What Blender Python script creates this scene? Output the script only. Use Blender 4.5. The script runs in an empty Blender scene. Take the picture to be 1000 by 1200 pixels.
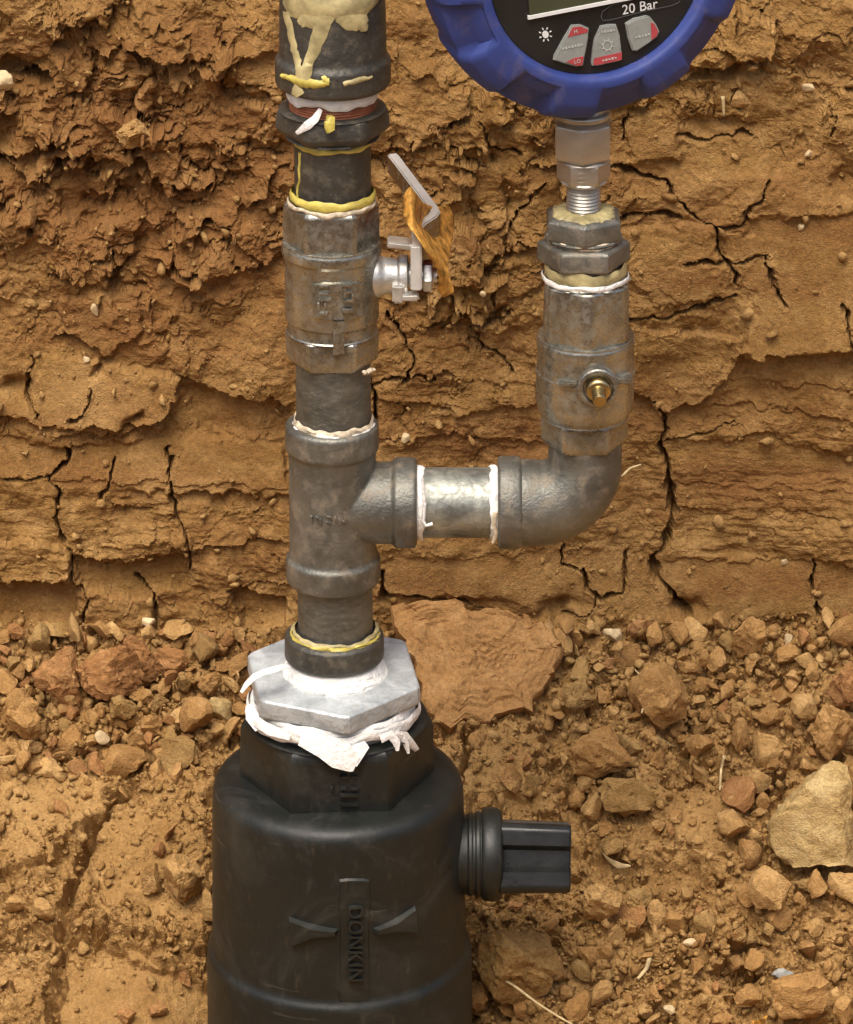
import bpy, bmesh, math, random
import numpy as np
from mathutils import Vector, Matrix

# ------------------------------------------------------------------ camera, world, sun
scene = bpy.context.scene
PITCH = math.radians(24.0)
DIST = 1.30                      # metres from the lens to the middle of the pipework
FPX = 5200.0                     # focal length for a 1000 x 1200 frame
TGT = Vector((0.0275, 0.0, 0.25))
FWD = Vector((0, math.cos(PITCH), -math.sin(PITCH)))
UPV = Vector((0, math.sin(PITCH), math.cos(PITCH)))
CAM = TGT - FWD * DIST
cd = bpy.data.cameras.new('camera'); cam = bpy.data.objects.new('camera', cd)
scene.collection.objects.link(cam); scene.camera = cam
cam.location = CAM
cam.rotation_euler = (math.radians(90) - PITCH, 0, 0)
cd.sensor_fit = 'VERTICAL'; cd.sensor_height = 24.0
cd.lens = 24.0 * FPX / 1200.0
cd.clip_start = 0.02; cd.clip_end = 400.0

SUN_EL, SUN_AZ = 64.0, -20.0      # azimuth measured from straight behind the camera, minus is to the left
world = bpy.data.worlds.new('World'); scene.world = world; world.use_nodes = True
wn = world.node_tree
bg = wn.nodes['Background']; sky = wn.nodes.new('ShaderNodeTexSky')
sky.sky_type = 'NISHITA'; sky.sun_disc = False
sky.sun_elevation = math.radians(SUN_EL)
sun_dir = Vector((math.sin(math.radians(SUN_AZ)) * math.cos(math.radians(SUN_EL)),
                  -math.cos(math.radians(SUN_AZ)) * math.cos(math.radians(SUN_EL)),
                  math.sin(math.radians(SUN_EL))))
sky.sun_rotation = math.atan2(sun_dir.x, sun_dir.y)
sky.air_density = 1.0; sky.dust_density = 6.0; sky.ozone_density = 1.0
wn.links.new(sky.outputs[0], bg.inputs[0]); bg.inputs[1].default_value = 0.095
sl = bpy.data.lights.new('sun', 'SUN'); sun = bpy.data.objects.new('sun', sl)
scene.collection.objects.link(sun)
sl.energy = 1.5; sl.angle = math.radians(40); sl.color = (1.0, 0.93, 0.82)
sun.rotation_euler = sun_dir.to_track_quat('Z', 'Y').to_euler()

vs = scene.view_settings
vs.view_transform = 'Standard'; vs.look = 'None'; vs.gamma = 1.0; vs.exposure = 0.92
vs.use_curve_mapping = False
scene.cycles.use_denoising = True
scene.cycles.max_bounces = 6; scene.cycles.diffuse_bounces = 3; scene.cycles.glossy_bounces = 3
scene.cycles.use_adaptive_sampling = True; scene.cycles.adaptive_threshold = 0.025

rnd = random.Random(7)
RS = np.random.RandomState(11)
COL = scene.collection

# ------------------------------------------------------------------ photo geometry helpers
def ray(u, v):
    return FWD + Vector((1, 0, 0)) * ((u - 500) / FPX) - UPV * ((v - 600) / FPX)
def P(u, v, y=0.0):
    """world point seen at (u, v) on the vertical plane at depth y"""
    r = ray(u, v); t = (y - CAM.y) / r.y
    return CAM + r * t
def scl(v, y=0.0):
    p = P(500, v, y); return (p - CAM).dot(FWD) / FPX
def project(x, y, z):
    dx, dy, dz = x - CAM.x, y - CAM.y, z - CAM.z
    d = dy * FWD.y + dz * FWD.z
    return 500 + FPX * dx / d, 600 - FPX * (dy * UPV.y + dz * UPV.z) / d

# ------------------------------------------------------------------ noise
def _h(ix, iy, seed):
    n = (ix.astype(np.int64) * 374761393 + iy.astype(np.int64) * 668265263 + seed * 974711) & 0xffffffff
    n = ((n ^ (n >> 13)) * 1274126177) & 0xffffffff
    return (n ^ (n >> 16)) & 0xffffffff
def perlin(x, y, seed=0):
    x = np.asarray(x, np.float32); y = np.asarray(y, np.float32)
    ix = np.floor(x); iy = np.floor(y); fx = x - ix; fy = y - iy
    ix = ix.astype(np.int64); iy = iy.astype(np.int64)
    def g(a, b, dx, dy):
        t = _h(a, b, seed).astype(np.float32) * np.float32(2 * math.pi / 4294967296.0)
        return np.cos(t) * dx + np.sin(t) * dy
    u = fx * fx * fx * (fx * (fx * 6 - 15) + 10); v = fy * fy * fy * (fy * (fy * 6 - 15) + 10)
    a = g(ix, iy, fx, fy); b = g(ix + 1, iy, fx - 1, fy)
    c = g(ix, iy + 1, fx, fy - 1); d = g(ix + 1, iy + 1, fx - 1, fy - 1)
    return ((a + u * (b - a)) * (1 - v) + (c + u * (d - c)) * v) * 1.5
def fbm(x, y, seed, oct=4, gain=0.5, lac=2.03):
    s = 0; a = 1
    for o in range(oct):
        s = s + a * perlin(x * lac ** o + o * 17.3, y * lac ** o - o * 9.1, seed + o); a *= gain
    return s
def ridged(x, y, seed, oct=3):
    s = 0; a = 1
    for o in range(oct):
        s = s + a * (1 - np.abs(perlin(x * 2.1 ** o, y * 2.1 ** o, seed + o)) * 1.6); a *= 0.5
    return s / 1.75 - 0.5
def worley(x, y, seed):
    """F2-F1, cell random, offsets from the cell's point"""
    ix = np.floor(x).astype(np.int64); iy = np.floor(y).astype(np.int64)
    f1 = np.full(x.shape, 9.0, np.float32); f2 = f1.copy()
    cid = np.zeros(x.shape, np.int64); ox = np.zeros_like(f1); oy = np.zeros_like(f1)
    for i in (-1, 0, 1):
        for j in (-1, 0, 1):
            a = ix + i; b = iy + j
            h = _h(a, b, seed); h2 = _h(a, b, seed + 77)
            px = a + (h & 0xffff) / 65536.0; py = b + (h2 & 0xffff) / 65536.0
            dx = (x - px).astype(np.float32); dy = (y - py).astype(np.float32)
            d = np.sqrt(dx * dx + dy * dy)
            m = d < f1
            f2 = np.where(m, f1, np.minimum(f2, d))
            f1 = np.where(m, d, f1); cid = np.where(m, h, cid)
            ox = np.where(m, dx, ox); oy = np.where(m, dy, oy)
    return f2 - f1, cid, ox, oy
def sst(a, b, x):
    t = np.clip((x - a) / (b - a), 0, 1); return t * t * (3 - 2 * t)
def blob(u, v, cu, cv, ru, rv, p=1.0):
    return np.exp(-(((u - cu) / ru) ** 2 + ((v - cv) / rv) ** 2) ** p)
def plates(u, v, size, aspect, seed, off, tilt, crack, cw, warp=0.35):
    """broken plates: each cell has its own height, tilt and a gap round it (millimetres)"""
    x = u / (size * aspect); y = v / size
    wx = x + warp * fbm(x * 1.3, y * 1.3, seed + 5, 5, 0.55); wy = y + warp * fbm(x * 1.3 + 40, y * 1.3, seed + 9, 5, 0.55)
    e, c, ox, oy = worley(wx, wy, seed)
    r1 = (c & 1023) / 1023.0 - 0.5; r2 = ((c >> 10) & 1023) / 1023.0 - 0.5; r3 = ((c >> 20) & 1023) / 1023.0 - 0.5
    return off * 2 * r1 + tilt * 2 * (r2 * ox + r3 * oy) - crack * (1 - sst(0, cw, e)), c

# ------------------------------------------------------------------ materials
def new_mat(name):
    m = bpy.data.materials.new(name); m.use_nodes = True
    nt = m.node_tree; b = nt.nodes['Principled BSDF']
    return m, nt, b
def N(nt, kind, **kw):
    n = nt.nodes.new(kind)
    for k, v in kw.items(): setattr(n, k, v)
    return n
def mixc(nt, fac, a, b, mode='MIX'):
    n = nt.nodes.new('ShaderNodeMix'); n.data_type = 'RGBA'; n.blend_type = mode
    for sock, val in ((n.inputs[0], fac), (n.inputs[6], a), (n.inputs[7], b)):
        if hasattr(val, 'is_linked') or isinstance(val, bpy.types.NodeSocket): nt.links.new(val, sock)
        elif isinstance(val, (int, float)): sock.default_value = val
        else: sock.default_value = (*val, 1.0)
    return n.outputs[2]
def noise(nt, scale, detail=5, rough=0.6, coord=None, dist=0.0):
    n = N(nt, 'ShaderNodeTexNoise'); n.inputs['Scale'].default_value = scale
    n.inputs['Detail'].default_value = detail; n.inputs['Roughness'].default_value = rough
    n.inputs['Distortion'].default_value = dist
    if coord is not None: nt.links.new(coord, n.inputs['Vector'])
    return n.outputs[0]
def ramp(nt, fac, lo, hi, a=0.0, b=1.0):
    n = N(nt, 'ShaderNodeMapRange'); nt.links.new(fac, n.inputs[0])
    n.inputs[1].default_value = lo; n.inputs[2].default_value = hi
    n.inputs[3].default_value = a; n.inputs[4].default_value = b
    return n.outputs[0]
def geo_pos(nt, stretch=None, obj=False):
    if obj: c = N(nt, 'ShaderNodeTexCoord').outputs['Object']
    else: c = N(nt, 'ShaderNodeNewGeometry').outputs['Position']
    if stretch:
        m = N(nt, 'ShaderNodeMapping'); m.inputs['Scale'].default_value = stretch
        nt.links.new(c, m.inputs[0]); c = m.outputs[0]
    return c
def bump(nt, b, height, strength, dist):
    n = N(nt, 'ShaderNodeBump'); n.inputs['Strength'].default_value = strength
    n.inputs['Distance'].default_value = dist
    nt.links.new(height, n.inputs['Height']); nt.links.new(n.outputs[0], b.inputs['Normal'])

def soil_material(name, cols, attr=True, strata=True):
    """cols: dark ochre, mid ochre, pale ochre, red brown"""
    m, nt, b = new_mat(name)
    p = geo_pos(nt)
    n1 = noise(nt, 22, 4, 0.65, p, 0.4); n2 = noise(nt, 140, 4, 0.68, p); n3 = noise(nt, 900, 2, 0.7, p)
    c = mixc(nt, ramp(nt, n1, 0.36, 0.64), cols[0], cols[1])
    c = mixc(nt, ramp(nt, n2, 0.48, 0.72, 0, 0.75), c, cols[2])
    if strata:
        s = noise(nt, 60, 3, 0.6, geo_pos(nt, (0.16, 0.3, 1.5)))
        c = mixc(nt, ramp(nt, s, 0.50, 0.66, 0, 0.55), c, cols[3])
    if attr:
        a = N(nt, 'ShaderNodeAttribute', attribute_name='tint')
        sep = N(nt, 'ShaderNodeSeparateColor'); nt.links.new(a.outputs['Color'], sep.inputs[0])
        c = mixc(nt, sep.outputs[0], c, cols[3])
        c = mixc(nt, sep.outputs[1], c, cols[2])
    c = mixc(nt, ramp(nt, n3, 0.35, 0.65, 0.0, 0.5), c, (0.13, 0.062, 0.022), 'MIX') if False else c
    hsv = N(nt, 'ShaderNodeHueSaturation'); nt.links.new(c, hsv.inputs['Color'])
    nt.links.new(ramp(nt, n3, 0.3, 0.7, 0.78, 1.2), hsv.inputs['Value'])
    nt.links.new(hsv.outputs[0], b.inputs['Base Color'])
    b.inputs['Roughness'].default_value = 0.93
    b.inputs['Specular IOR Level'].default_value = 0.18
    mm = N(nt, 'ShaderNodeMath', operation='ADD'); nt.links.new(noise(nt, 420, 4, 0.75, p), mm.inputs[0])
    nt.links.new(noise(nt, 1900, 1, 0.7, p), mm.inputs[1])
    vo = N(nt, 'ShaderNodeTexVoronoi'); vo.inputs['Scale'].default_value = 420; nt.links.new(p, vo.inputs['Vector'])
    vo2 = N(nt, 'ShaderNodeTexVoronoi'); vo2.inputs['Scale'].default_value = 170; nt.links.new(p, vo2.inputs['Vector'])
    q = N(nt, 'ShaderNodeMath', operation='MULTIPLY_ADD'); nt.links.new(vo.outputs['Distance'], q.inputs[0]); q.inputs[1].default_value = -0.55; nt.links.new(mm.outputs[0], q.inputs[2])
    q2 = N(nt, 'ShaderNodeMath', operation='MULTIPLY_ADD'); nt.links.new(vo2.outputs['Distance'], q2.inputs[0]); q2.inputs[1].default_value = -0.7; nt.links.new(q.outputs[0], q2.inputs[2])
    bump(nt, b, q2.outputs[0], 0.5, 0.0014)
    return m

OCHRE = [(0.214, 0.112, 0.032), (0.294, 0.163, 0.052), (0.405, 0.243, 0.091), (0.205, 0.093, 0.030)]
SOIL = soil_material('trench_soil', OCHRE)
CLOD = [soil_material('clod_ochre', [(0.300, 0.158, 0.052), (0.395, 0.222, 0.078), (0.50, 0.303, 0.122), (0.25, 0.11, 0.04)], attr=False, strata=False),
        soil_material('clod_red', [(0.285, 0.135, 0.048), (0.37, 0.189, 0.072), (0.46, 0.256, 0.104), (0.25, 0.1, 0.035)], attr=False, strata=False),
        soil_material('clod_pale', [(0.365, 0.209, 0.073), (0.465, 0.283, 0.109), (0.57, 0.37, 0.16), (0.33, 0.18, 0.07)], attr=False, strata=False),
        soil_material('clod_grey', [(0.265, 0.155, 0.053), (0.34, 0.208, 0.075), (0.42, 0.27, 0.106), (0.22, 0.12, 0.05)], attr=False, strata=False)]
SLAB = soil_material('slab_soil', [(0.30, 0.152, 0.052), (0.39, 0.212, 0.079), (0.49, 0.292, 0.122), (0.25, 0.1, 0.035)], attr=False, strata=False)
STONE_Y = soil_material('yellow_stone', [(0.38, 0.25, 0.098), (0.50, 0.35, 0.148), (0.62, 0.47, 0.235), (0.33, 0.2, 0.08)], attr=False, strata=False)
CRUMB = soil_material('crumb_soil', OCHRE, strata=False)

def metal(name, c1, c2, rough=(0.35, 0.6), metallic=0.8, bs=0.25, bscale=600, dirt=None, dirt_amt=0.5, nscale=60, stretch=None):
    m, nt, b = new_mat(name)
    p = geo_pos(nt, stretch)
    n1 = noise(nt, nscale, 6, 0.65, p, 0.5); n2 = noise(nt, nscale * 5, 5, 0.65, p)
    c = mixc(nt, ramp(nt, n1, 0.34, 0.66), c1, c2)
    b.inputs['Metallic'].default_value = metallic
    if dirt:
        f = ramp(nt, n2, 0.52, 0.70, 0, dirt_amt)
        c = mixc(nt, f, c, dirt)
        nt.links.new(ramp(nt, n2, 0.5, 0.7, metallic, metallic * (1 - dirt_amt)), b.inputs['Metallic'])
    nt.links.new(c, b.inputs['Base Color'])
    nt.links.new(ramp(nt, n2, 0.35, 0.7, rough[0], rough[1]), b.inputs['Roughness'])
    bump(nt, b, noise(nt, bscale, 4, 0.6, geo_pos(nt)), bs, 0.0008)
    return m
IRON = metal('malleable_iron', (0.105, 0.104, 0.090), (0.25, 0.243, 0.207), (0.36, 0.6), 0.62, 0.35, 1100, (0.27, 0.21, 0.135), 0.65, 42)
IRON_DARK = metal('black_iron', (0.055, 0.052, 0.045), (0.10, 0.095, 0.08), (0.4, 0.6), 0.5, 0.4, 700, (0.19, 0.16, 0.10), 0.5)
PIPE = metal('steel_pipe', (0.10, 0.105, 0.095), (0.20, 0.20, 0.175), (0.35, 0.6), 0.65, 0.25, 900, (0.3, 0.28, 0.21), 0.35, 90, (1, 1, 2.5))
PIPE_LIGHT = metal('galvanised_pipe', (0.13, 0.135, 0.12), (0.44, 0.45, 0.39), (0.34, 0.6), 0.65, 0.25, 500, (0.14, 0.13, 0.11), 0.4, 110)
NICKEL = metal('nickel_brass', (0.22, 0.212, 0.18), (0.43, 0.415, 0.355), (0.18, 0.45), 0.85, 0.25, 420, (0.20, 0.16, 0.105), 0.45, 85)
STEEL = metal('bright_steel', (0.40, 0.37, 0.32), (0.52, 0.49, 0.43), (0.36, 0.5), 0.8, 0.08, 500)
ZINC = metal('zinc_bushing', (0.33, 0.36, 0.37), (0.60, 0.64, 0.655), (0.45, 0.65), 0.35, 0.75, 330, (0.33, 0.31, 0.26), 0.5, 130)
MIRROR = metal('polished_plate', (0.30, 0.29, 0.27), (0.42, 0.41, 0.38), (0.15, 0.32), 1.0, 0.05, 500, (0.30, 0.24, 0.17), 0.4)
EDGE = metal('sky_lit_edge', (0.66, 0.66, 0.63), (0.85, 0.85, 0.82), (0.35, 0.5), 0.5, 0.2, 700)  # paler metal: the lever's sky highlight put into the colour
BRASS = metal('brass', (0.42, 0.32, 0.15), (0.60, 0.48, 0.25), (0.25, 0.4), 1.0, 0.05, 500)
CHROME = metal('plated_steel', (0.52, 0.51, 0.47), (0.72, 0.71, 0.67), (0.3, 0.5), 0.75, 0.2, 700, (0.40, 0.34, 0.26), 0.3)

def plain(name, col, rough=0.5, spec=0.4, n=0.12, scale=120, b_s=0.1, b_scale=700, sub=0.0, trans=0.0, dust=0.0):
    m, nt, b = new_mat(name)
    p = geo_pos(nt)
    f = noise(nt, scale, 5, 0.6, p)
    lo = tuple(c * (1 - n) for c in col); hi = tuple(min(1, c * (1 + n)) for c in col)
    cc = mixc(nt, ramp(nt, f, 0.35, 0.65), lo, hi)
    if dust: cc = mixc(nt, ramp(nt, noise(nt, 70, 7, 0.75, p, 1.0), 0.5, 0.72, 0, dust), cc, (0.26, 0.19, 0.11))
    nt.links.new(cc, b.inputs['Base Color'])
    nt.links.new(ramp(nt, f, 0.3, 0.7, max(0.05, rough - 0.08), min(1, rough + 0.08)), b.inputs['Roughness'])
    b.inputs['Specular IOR Level'].default_value = spec
    if b_s: bump(nt, b, noise(nt, b_scale, 4, 0.6, p), b_s, 0.0006)
    if sub:
        b.inputs['Subsurface Weight'].default_value = sub; b.inputs['Subsurface Scale'].default_value = 0.002
    if trans: b.inputs['Transmission Weight'].default_value = trans
    return m
TAPE = plain('thread_tape', (0.85, 0.84, 0.80), 0.55, 0.35, 0.10, 300, 0.9, 750)
TAPE_DIRTY = plain('soiled_tape', (0.60, 0.50, 0.36), 0.6, 0.3, 0.4, 400, 0.4, 900)
PASTE_Y = plain('yellow_sealant', (0.56, 0.46, 0.10), 0.4, 0.5, 0.25, 250, 0.3, 600)
PASTE_OLD = plain('dried_sealant', (0.42, 0.35, 0.17), 0.5, 0.4, 0.3, 200, 0.4, 500)
PRIMER = plain('rust_primer', (0.30, 0.10, 0.045), 0.6, 0.3, 0.3, 300, 0.3)
BLUE = plain('blue_rubber', (0.034, 0.055, 0.215), 0.55, 0.35, 0.12, 90, 0.12, 1500, dust=0.3)
FACE = plain('gauge_face', (0.016, 0.016, 0.015), 0.32, 0.5, 0.1, 90, 0.0)
LCD = plain('lcd_glass', (0.06, 0.066, 0.036), 0.15, 0.6, 0.05, 50, 0.0)
KEY_G = plain('grey_key', (0.27, 0.28, 0.255), 0.5, 0.4, 0.08, 300, 0.1)
KEY_R = plain('red_key', (0.42, 0.06, 0.065), 0.5, 0.4, 0.1, 300, 0.1)
PRINT_W = plain('white_print', (0.75, 0.75, 0.72), 0.5, 0.4, 0.03, 300, 0.0)
PRINT_G = plain('faded_print', (0.46, 0.46, 0.42), 0.5, 0.4, 0.05, 300, 0.0)
PRINT_D = plain('outline_print', (0.075, 0.075, 0.07), 0.5, 0.4, 0.05, 300, 0.0)
LEAF = plain('dry_leaf', (0.52, 0.25, 0.05), 0.7, 0.2, 0.65, 330, 0.8, 420, 0.2)
STRAW = plain('straw', (0.55, 0.42, 0.22), 0.6, 0.3, 0.3, 300, 0.2)
PEBBLE_W = plain('pale_pebble', (0.60, 0.46, 0.26), 0.55, 0.35, 0.2, 400, 0.4, 600)
PEBBLE_G = plain('grey_pebble', (0.34, 0.34, 0.31), 0.6, 0.3, 0.15, 400, 0.4, 600)

def poly_black(name):
    m, nt, b = new_mat(name)
    p = geo_pos(nt)
    f = noise(nt, 45, 6, 0.65, p, 0.6); f2 = noise(nt, 420, 4, 0.6, geo_pos(nt, (1, 1, 0.35)))
    c = mixc(nt, ramp(nt, f, 0.40, 0.68, 0, 0.8), (0.0080, 0.0100, 0.0090), (0.013, 0.0145, 0.0115))
    c = mixc(nt, ramp(nt, f2, 0.60, 0.80, 0, 0.28), c, (0.12, 0.085, 0.05))
    dust = noise(nt, 26, 7, 0.72, p, 1.2)
    c = mixc(nt, ramp(nt, dust, 0.52, 0.74, 0, 0.32), c, (0.10, 0.092, 0.07))
    scr = noise(nt, 300, 3, 0.6, geo_pos(nt, (0.12, 0.12, 1.6)))
    c = mixc(nt, ramp(nt, scr, 0.66, 0.74, 0, 0.4), c, (0.12, 0.115, 0.10))
    nt.links.new(c, b.inputs['Base Color'])
    nt.links.new(ramp(nt, dust, 0.35, 0.7, 0.36, 0.62), b.inputs['Roughness'])
    b.inputs['Specular IOR Level'].default_value = 0.45
    bump(nt, b, noise(nt, 380, 4, 0.6, p), 0.22, 0.0006)
    return m
BLACK = poly_black('black_polyethylene')
BLACK_GLOSS = plain('black_plastic', (0.011, 0.012, 0.0115), 0.30, 0.42, 0.3, 100, 0.12, 500)

# ------------------------------------------------------------------ object helpers
def link(name, me, mats, parent=None, label=None, cat=None, group=None, kind=None, sharp=35):
    o = bpy.data.objects.new(name, me); COL.objects.link(o)
    if not isinstance(mats, (list, tuple)): mats = [mats]
    if not me.materials:
        for m in mats: me.materials.append(m)
    if sharp is not None:
        me.shade_smooth()
        if sharp: me.set_sharp_from_angle(angle=math.radians(sharp))
    if parent is not None: o.parent = parent
    tag(o, label, cat, group, kind)
    return o
def tag(o, label=None, cat=None, group=None, kind=None):
    if label: o['label'] = label
    if cat: o['category'] = cat
    if group: o['group'] = group
    if kind: o['kind'] = kind
def thing(name, label, cat, loc, group=None):
    o = bpy.data.objects.new(name, None); COL.objects.link(o); o.location = loc; o.empty_display_size = 0.01
    tag(o, label, cat, group); return o
def put(o, parent):
    """parent o, whose mesh is in world coordinates, keeping it in place"""
    o.parent = parent; o.matrix_parent_inverse = Matrix.Translation(-parent.location)
    return o
def from_py(name, vs_, fs):
    me = bpy.data.meshes.new(name); me.from_pydata([tuple(v) for v in vs_], [], fs); me.update(); return me

def ring_r(th, r, shape):
    if not shape: return r
    n, rot, rc = shape                       # n sides, rotation, corners cut at rc * r
    a = math.pi / n
    d = (th - rot + a) % (2 * a) - a
    return min(r * math.cos(a) / math.cos(d), r * rc)
def lathe(name, prof, axis_o, axis_dir=(0, 0, 1), seg=96, jitter=0.0, cap=True, start=(1, 0, 0), round_=0.0006, seed=0):
    """prof: [(t along axis, radius, shape or None)] swept round the axis"""
    pts = []
    for i, p in enumerate(prof):
        p = (p[0], p[1], p[2] if len(p) > 2 else None)
        if 0 < i < len(prof) - 1 and round_ > 0:
            a = prof[i - 1]; c = prof[i + 1]
            va = np.array([a[0] - p[0], a[1] - p[1]]); vc = np.array([c[0] - p[0], c[1] - p[1]])
            la, lc = np.linalg.norm(va), np.linalg.norm(vc)
            if la > 1e-6 and lc > 1e-6:
                k = min(round_, la * 0.4, lc * 0.4)
                q = np.array([p[0], p[1]])
                A = q + va / la * k; B = q + vc / lc * k; M_ = (A + B + 2 * q) / 4
                for w in (A, M_, B): pts.append((w[0], w[1], p[2]))
                continue
        pts.append(p)
    ax = Vector(axis_dir).normalized(); s = Vector(start); s = (s - ax * s.dot(ax)).normalized(); t = ax.cross(s)
    o = Vector(axis_o); V = []; F = []
    rr = random.Random(seed)
    for k, (h, r, sh) in enumerate(pts):
        for j in range(seg):
            th = 2 * math.pi * j / seg
            q = ring_r(th, r, sh) + (rr.uniform(-jitter, jitter) if jitter else 0)
            V.append(o + ax * (h + (rr.uniform(-jitter, jitter) if jitter else 0)) + s * (q * math.cos(th)) + t * (q * math.sin(th)))
    for k in range(len(pts) - 1):
        for j in range(seg):
            a = k * seg + j; b_ = k * seg + (j + 1) % seg
            F.append((a, b_, b_ + seg, a + seg))
    if cap:
        F.append(tuple(reversed(range(seg)))); F.append(tuple(range((len(pts) - 1) * seg, len(pts) * seg)))
    return from_py(name, V, F)
def vprof(rows, y=0.0):
    """profile rows (photo row, half width in photo pixels, shape) -> heights and radii, bottom first"""
    out = []
    for e in rows:
        v, r = e[0], e[1]; sh = e[2] if len(e) > 2 else None
        out.append((P(500, v, y).z, r * scl(v, y), sh))
    return list(reversed(out))
def vlathe(name, u, rows, y=0.0, **kw):
    p = vprof(rows, y); v = sum(e[0] for e in rows) / len(rows)
    x = P(u, v, y).x
    return lathe(name, p, (x, y, 0), start=(0, -1, 0), **kw)      # angle 0 faces the camera
def box_mesh(name, c, sx, sy, sz, bev=0.0, rot=None):
    bm = bmesh.new(); bmesh.ops.create_cube(bm, size=1)
    for v in bm.verts: v.co = Vector((v.co.x * sx, v.co.y * sy, v.co.z * sz))
    if bev: bmesh.ops.bevel(bm, geom=bm.edges[:], offset=bev, segments=2, affect='EDGES')
    R = rot.to_4x4() if rot is not None else Matrix.Identity(4)
    bmesh.ops.transform(bm, matrix=Matrix.Translation(Vector(c)) @ R, verts=bm.verts)
    me = bpy.data.meshes.new(name); bm.to_mesh(me); bm.free(); return me
def ribbon(name, pts, widths, thick, normals, bend=0.0):
    """a flat strip with thickness along a 3D polyline; widths across, normals out of its face"""
    V = []; F = []; n = len(pts)
    for i, p in enumerate(pts):
        p = Vector(p); d = (Vector(pts[min(i + 1, n - 1)]) - Vector(pts[max(i - 1, 0)])).normalized()
        nn = Vector(normals[i] if isinstance(normals, list) else normals).normalized()
        sd = d.cross(nn).normalized(); nn = sd.cross(d).normalized(); w = widths[i] / 2
        th = thick[i] if isinstance(thick, list) else thick
        V += [p - sd * w, p - sd * w * 0.5 + nn * (th * (0.8 + bend)), p + nn * th * (1 + bend), p + sd * w * 0.5 + nn * (th * (0.8 + bend)), p + sd * w,
              p + sd * w * 0.5 - nn * th * 0.1, p - nn * th * 0.1, p - sd * w * 0.5 - nn * th * 0.1]
    for i in range(n - 1):
        for k in range(8):
            a = i * 8 + k; b_ = i * 8 + (k + 1) % 8
            F.append((a, a + 8, b_ + 8, b_))
    F.append(tuple(range(8))); F.append(tuple(reversed(range((n - 1) * 8, n * 8))))
    return from_py(name, V, F)
def join_meshes(name, mes):
    V = []; F = []
    for me in mes:
        o = len(V); V += [v.co.copy() for v in me.vertices]; F += [tuple(i + o for i in p.vertices) for p in me.polygons]
        bpy.data.meshes.remove(me)
    return from_py(name, V, F)
def tube(name, pts, r, seg=8):
    V = []; F = []; n = len(pts)
    for i, p in enumerate(pts):
        p = Vector(p); d = (Vector(pts[min(i + 1, n - 1)]) - Vector(pts[max(i - 1, 0)])).normalized()
        a = d.orthogonal().normalized() if abs(d.z) > 0.95 else d.cross(Vector((0, 0, 1))).normalized()
        b_ = d.cross(a); q = r[i] if isinstance(r, (list, tuple)) else r
        for k in range(seg):
            t = 2 * math.pi * k / seg; V.append(p + a * (q * math.cos(t)) + b_ * (q * math.sin(t)))
    for i in range(n - 1):
        for k in range(seg):
            a = i * seg + k; b_ = i * seg + (k + 1) % seg; F.append((a, a + seg, b_ + seg, b_))
    F.append(tuple(range(seg))); F.append(tuple(reversed(range((n - 1) * seg, n * seg))))
    return from_py(name, V, F)

# ------------------------------------------------------------------ the trench: one sheet, dense where the photo looks
YB = 0.130                                        # depth of the wall's foot behind the pipe
ZB = P(500, 735, YB).z                            # height of the wall's foot
LEAN = 0.10; SLOPE = 0.66
STEP = 0.00045
def grow(start, sign, first, ratio, end):
    out = []; s = first; x = start
    while abs(x - start) < end:
        x += sign * s; out.append(x); s *= ratio
    return out
xs_mid = list(np.arange(-0.142, 0.200, STEP))
xs = np.array(list(reversed(grow(xs_mid[0], -1, STEP, 1.14, 40))) + xs_mid + grow(xs_mid[-1], 1, STEP, 1.14, 40))
# rows: profile points (y, z), from far plateau down the wall, down the slope, over the floor and up the near bank
Z_TOP = 0.56
rows = []
zw = np.arange(P(500, -45, YB).z + 0.0, ZB, -STEP)
up = [z for z in grow(zw[0], 1, STEP, 1.13, 9) if z < Z_TOP]
def wall_y(z): return YB + LEAN * (z - ZB)
prof = [(wall_y(Z_TOP) + d, Z_TOP + 0.002) for d in (60, 25, 10, 4, 2, 1, 0.5, 0.25, 0.12, 0.06, 0.02)]
prof += [(wall_y(z), z) for z in reversed(up)]
prof += [(wall_y(z), z) for z in zw]
i_foot = len(prof)
ds = STEP * 0.95
ys = np.arange(YB - ds * math.cos(math.atan(SLOPE)), -0.052, -ds * math.cos(math.atan(SLOPE)))
prof += [(y, ZB - SLOPE * (YB - y)) for y in ys]
i_slope = len(prof)
y0, z0 = prof[-1]
for k, y in enumerate(grow(y0, -1, STEP, 1.12, 0.55)):
    prof.append((y, z0 - SLOPE * 0.05 * (1 - math.exp((y - y0) / 0.05))))
zf = prof[-1][1]; yf = prof[-1][0]
prof += [(yf - d, zf + (Z_TOP - zf) * t) for d, t in ((0.05, 0.12), (0.10, 0.3), (0.15, 0.5), (0.20, 0.68), (0.25, 0.86), (0.30, 0.97), (0.36, 1.0), (0.6, 1.0), (2, 1.0), (6, 1.0), (20, 1.0), (60, 1.0))]
prof = np.array(prof)
NR, NC = len(prof), len(xs)
X = np.repeat(xs[None, :], NR, 0).astype(np.float64); Y = np.repeat(prof[:, 0:1], NC, 1); Z = np.repeat(prof[:, 1:2], NC, 1)
U, V_ = project(X, Y, Z)
dense = (np.abs(np.arange(NR) - 0)[:, None] >= 0)
i_top = len(prof) - 0
mask_r = np.zeros(NR); r0 = 11 + len(up)
mask_r[11:i_slope + 20] = 1
fade = np.ones((NR, NC))
jj = np.arange(NR)
rowfade = np.where(jj < r0, np.clip((jj - 11) / max(1, len(up)), 0, 1), np.where(jj > i_slope, np.clip(1 - (jj - i_slope) / 45.0, 0, 1), 1.0))
out_x = np.maximum(0, np.maximum(xs_mid[0] - xs, xs - xs_mid[-1]))
colfade = np.exp(-out_x / 0.05)
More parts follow.
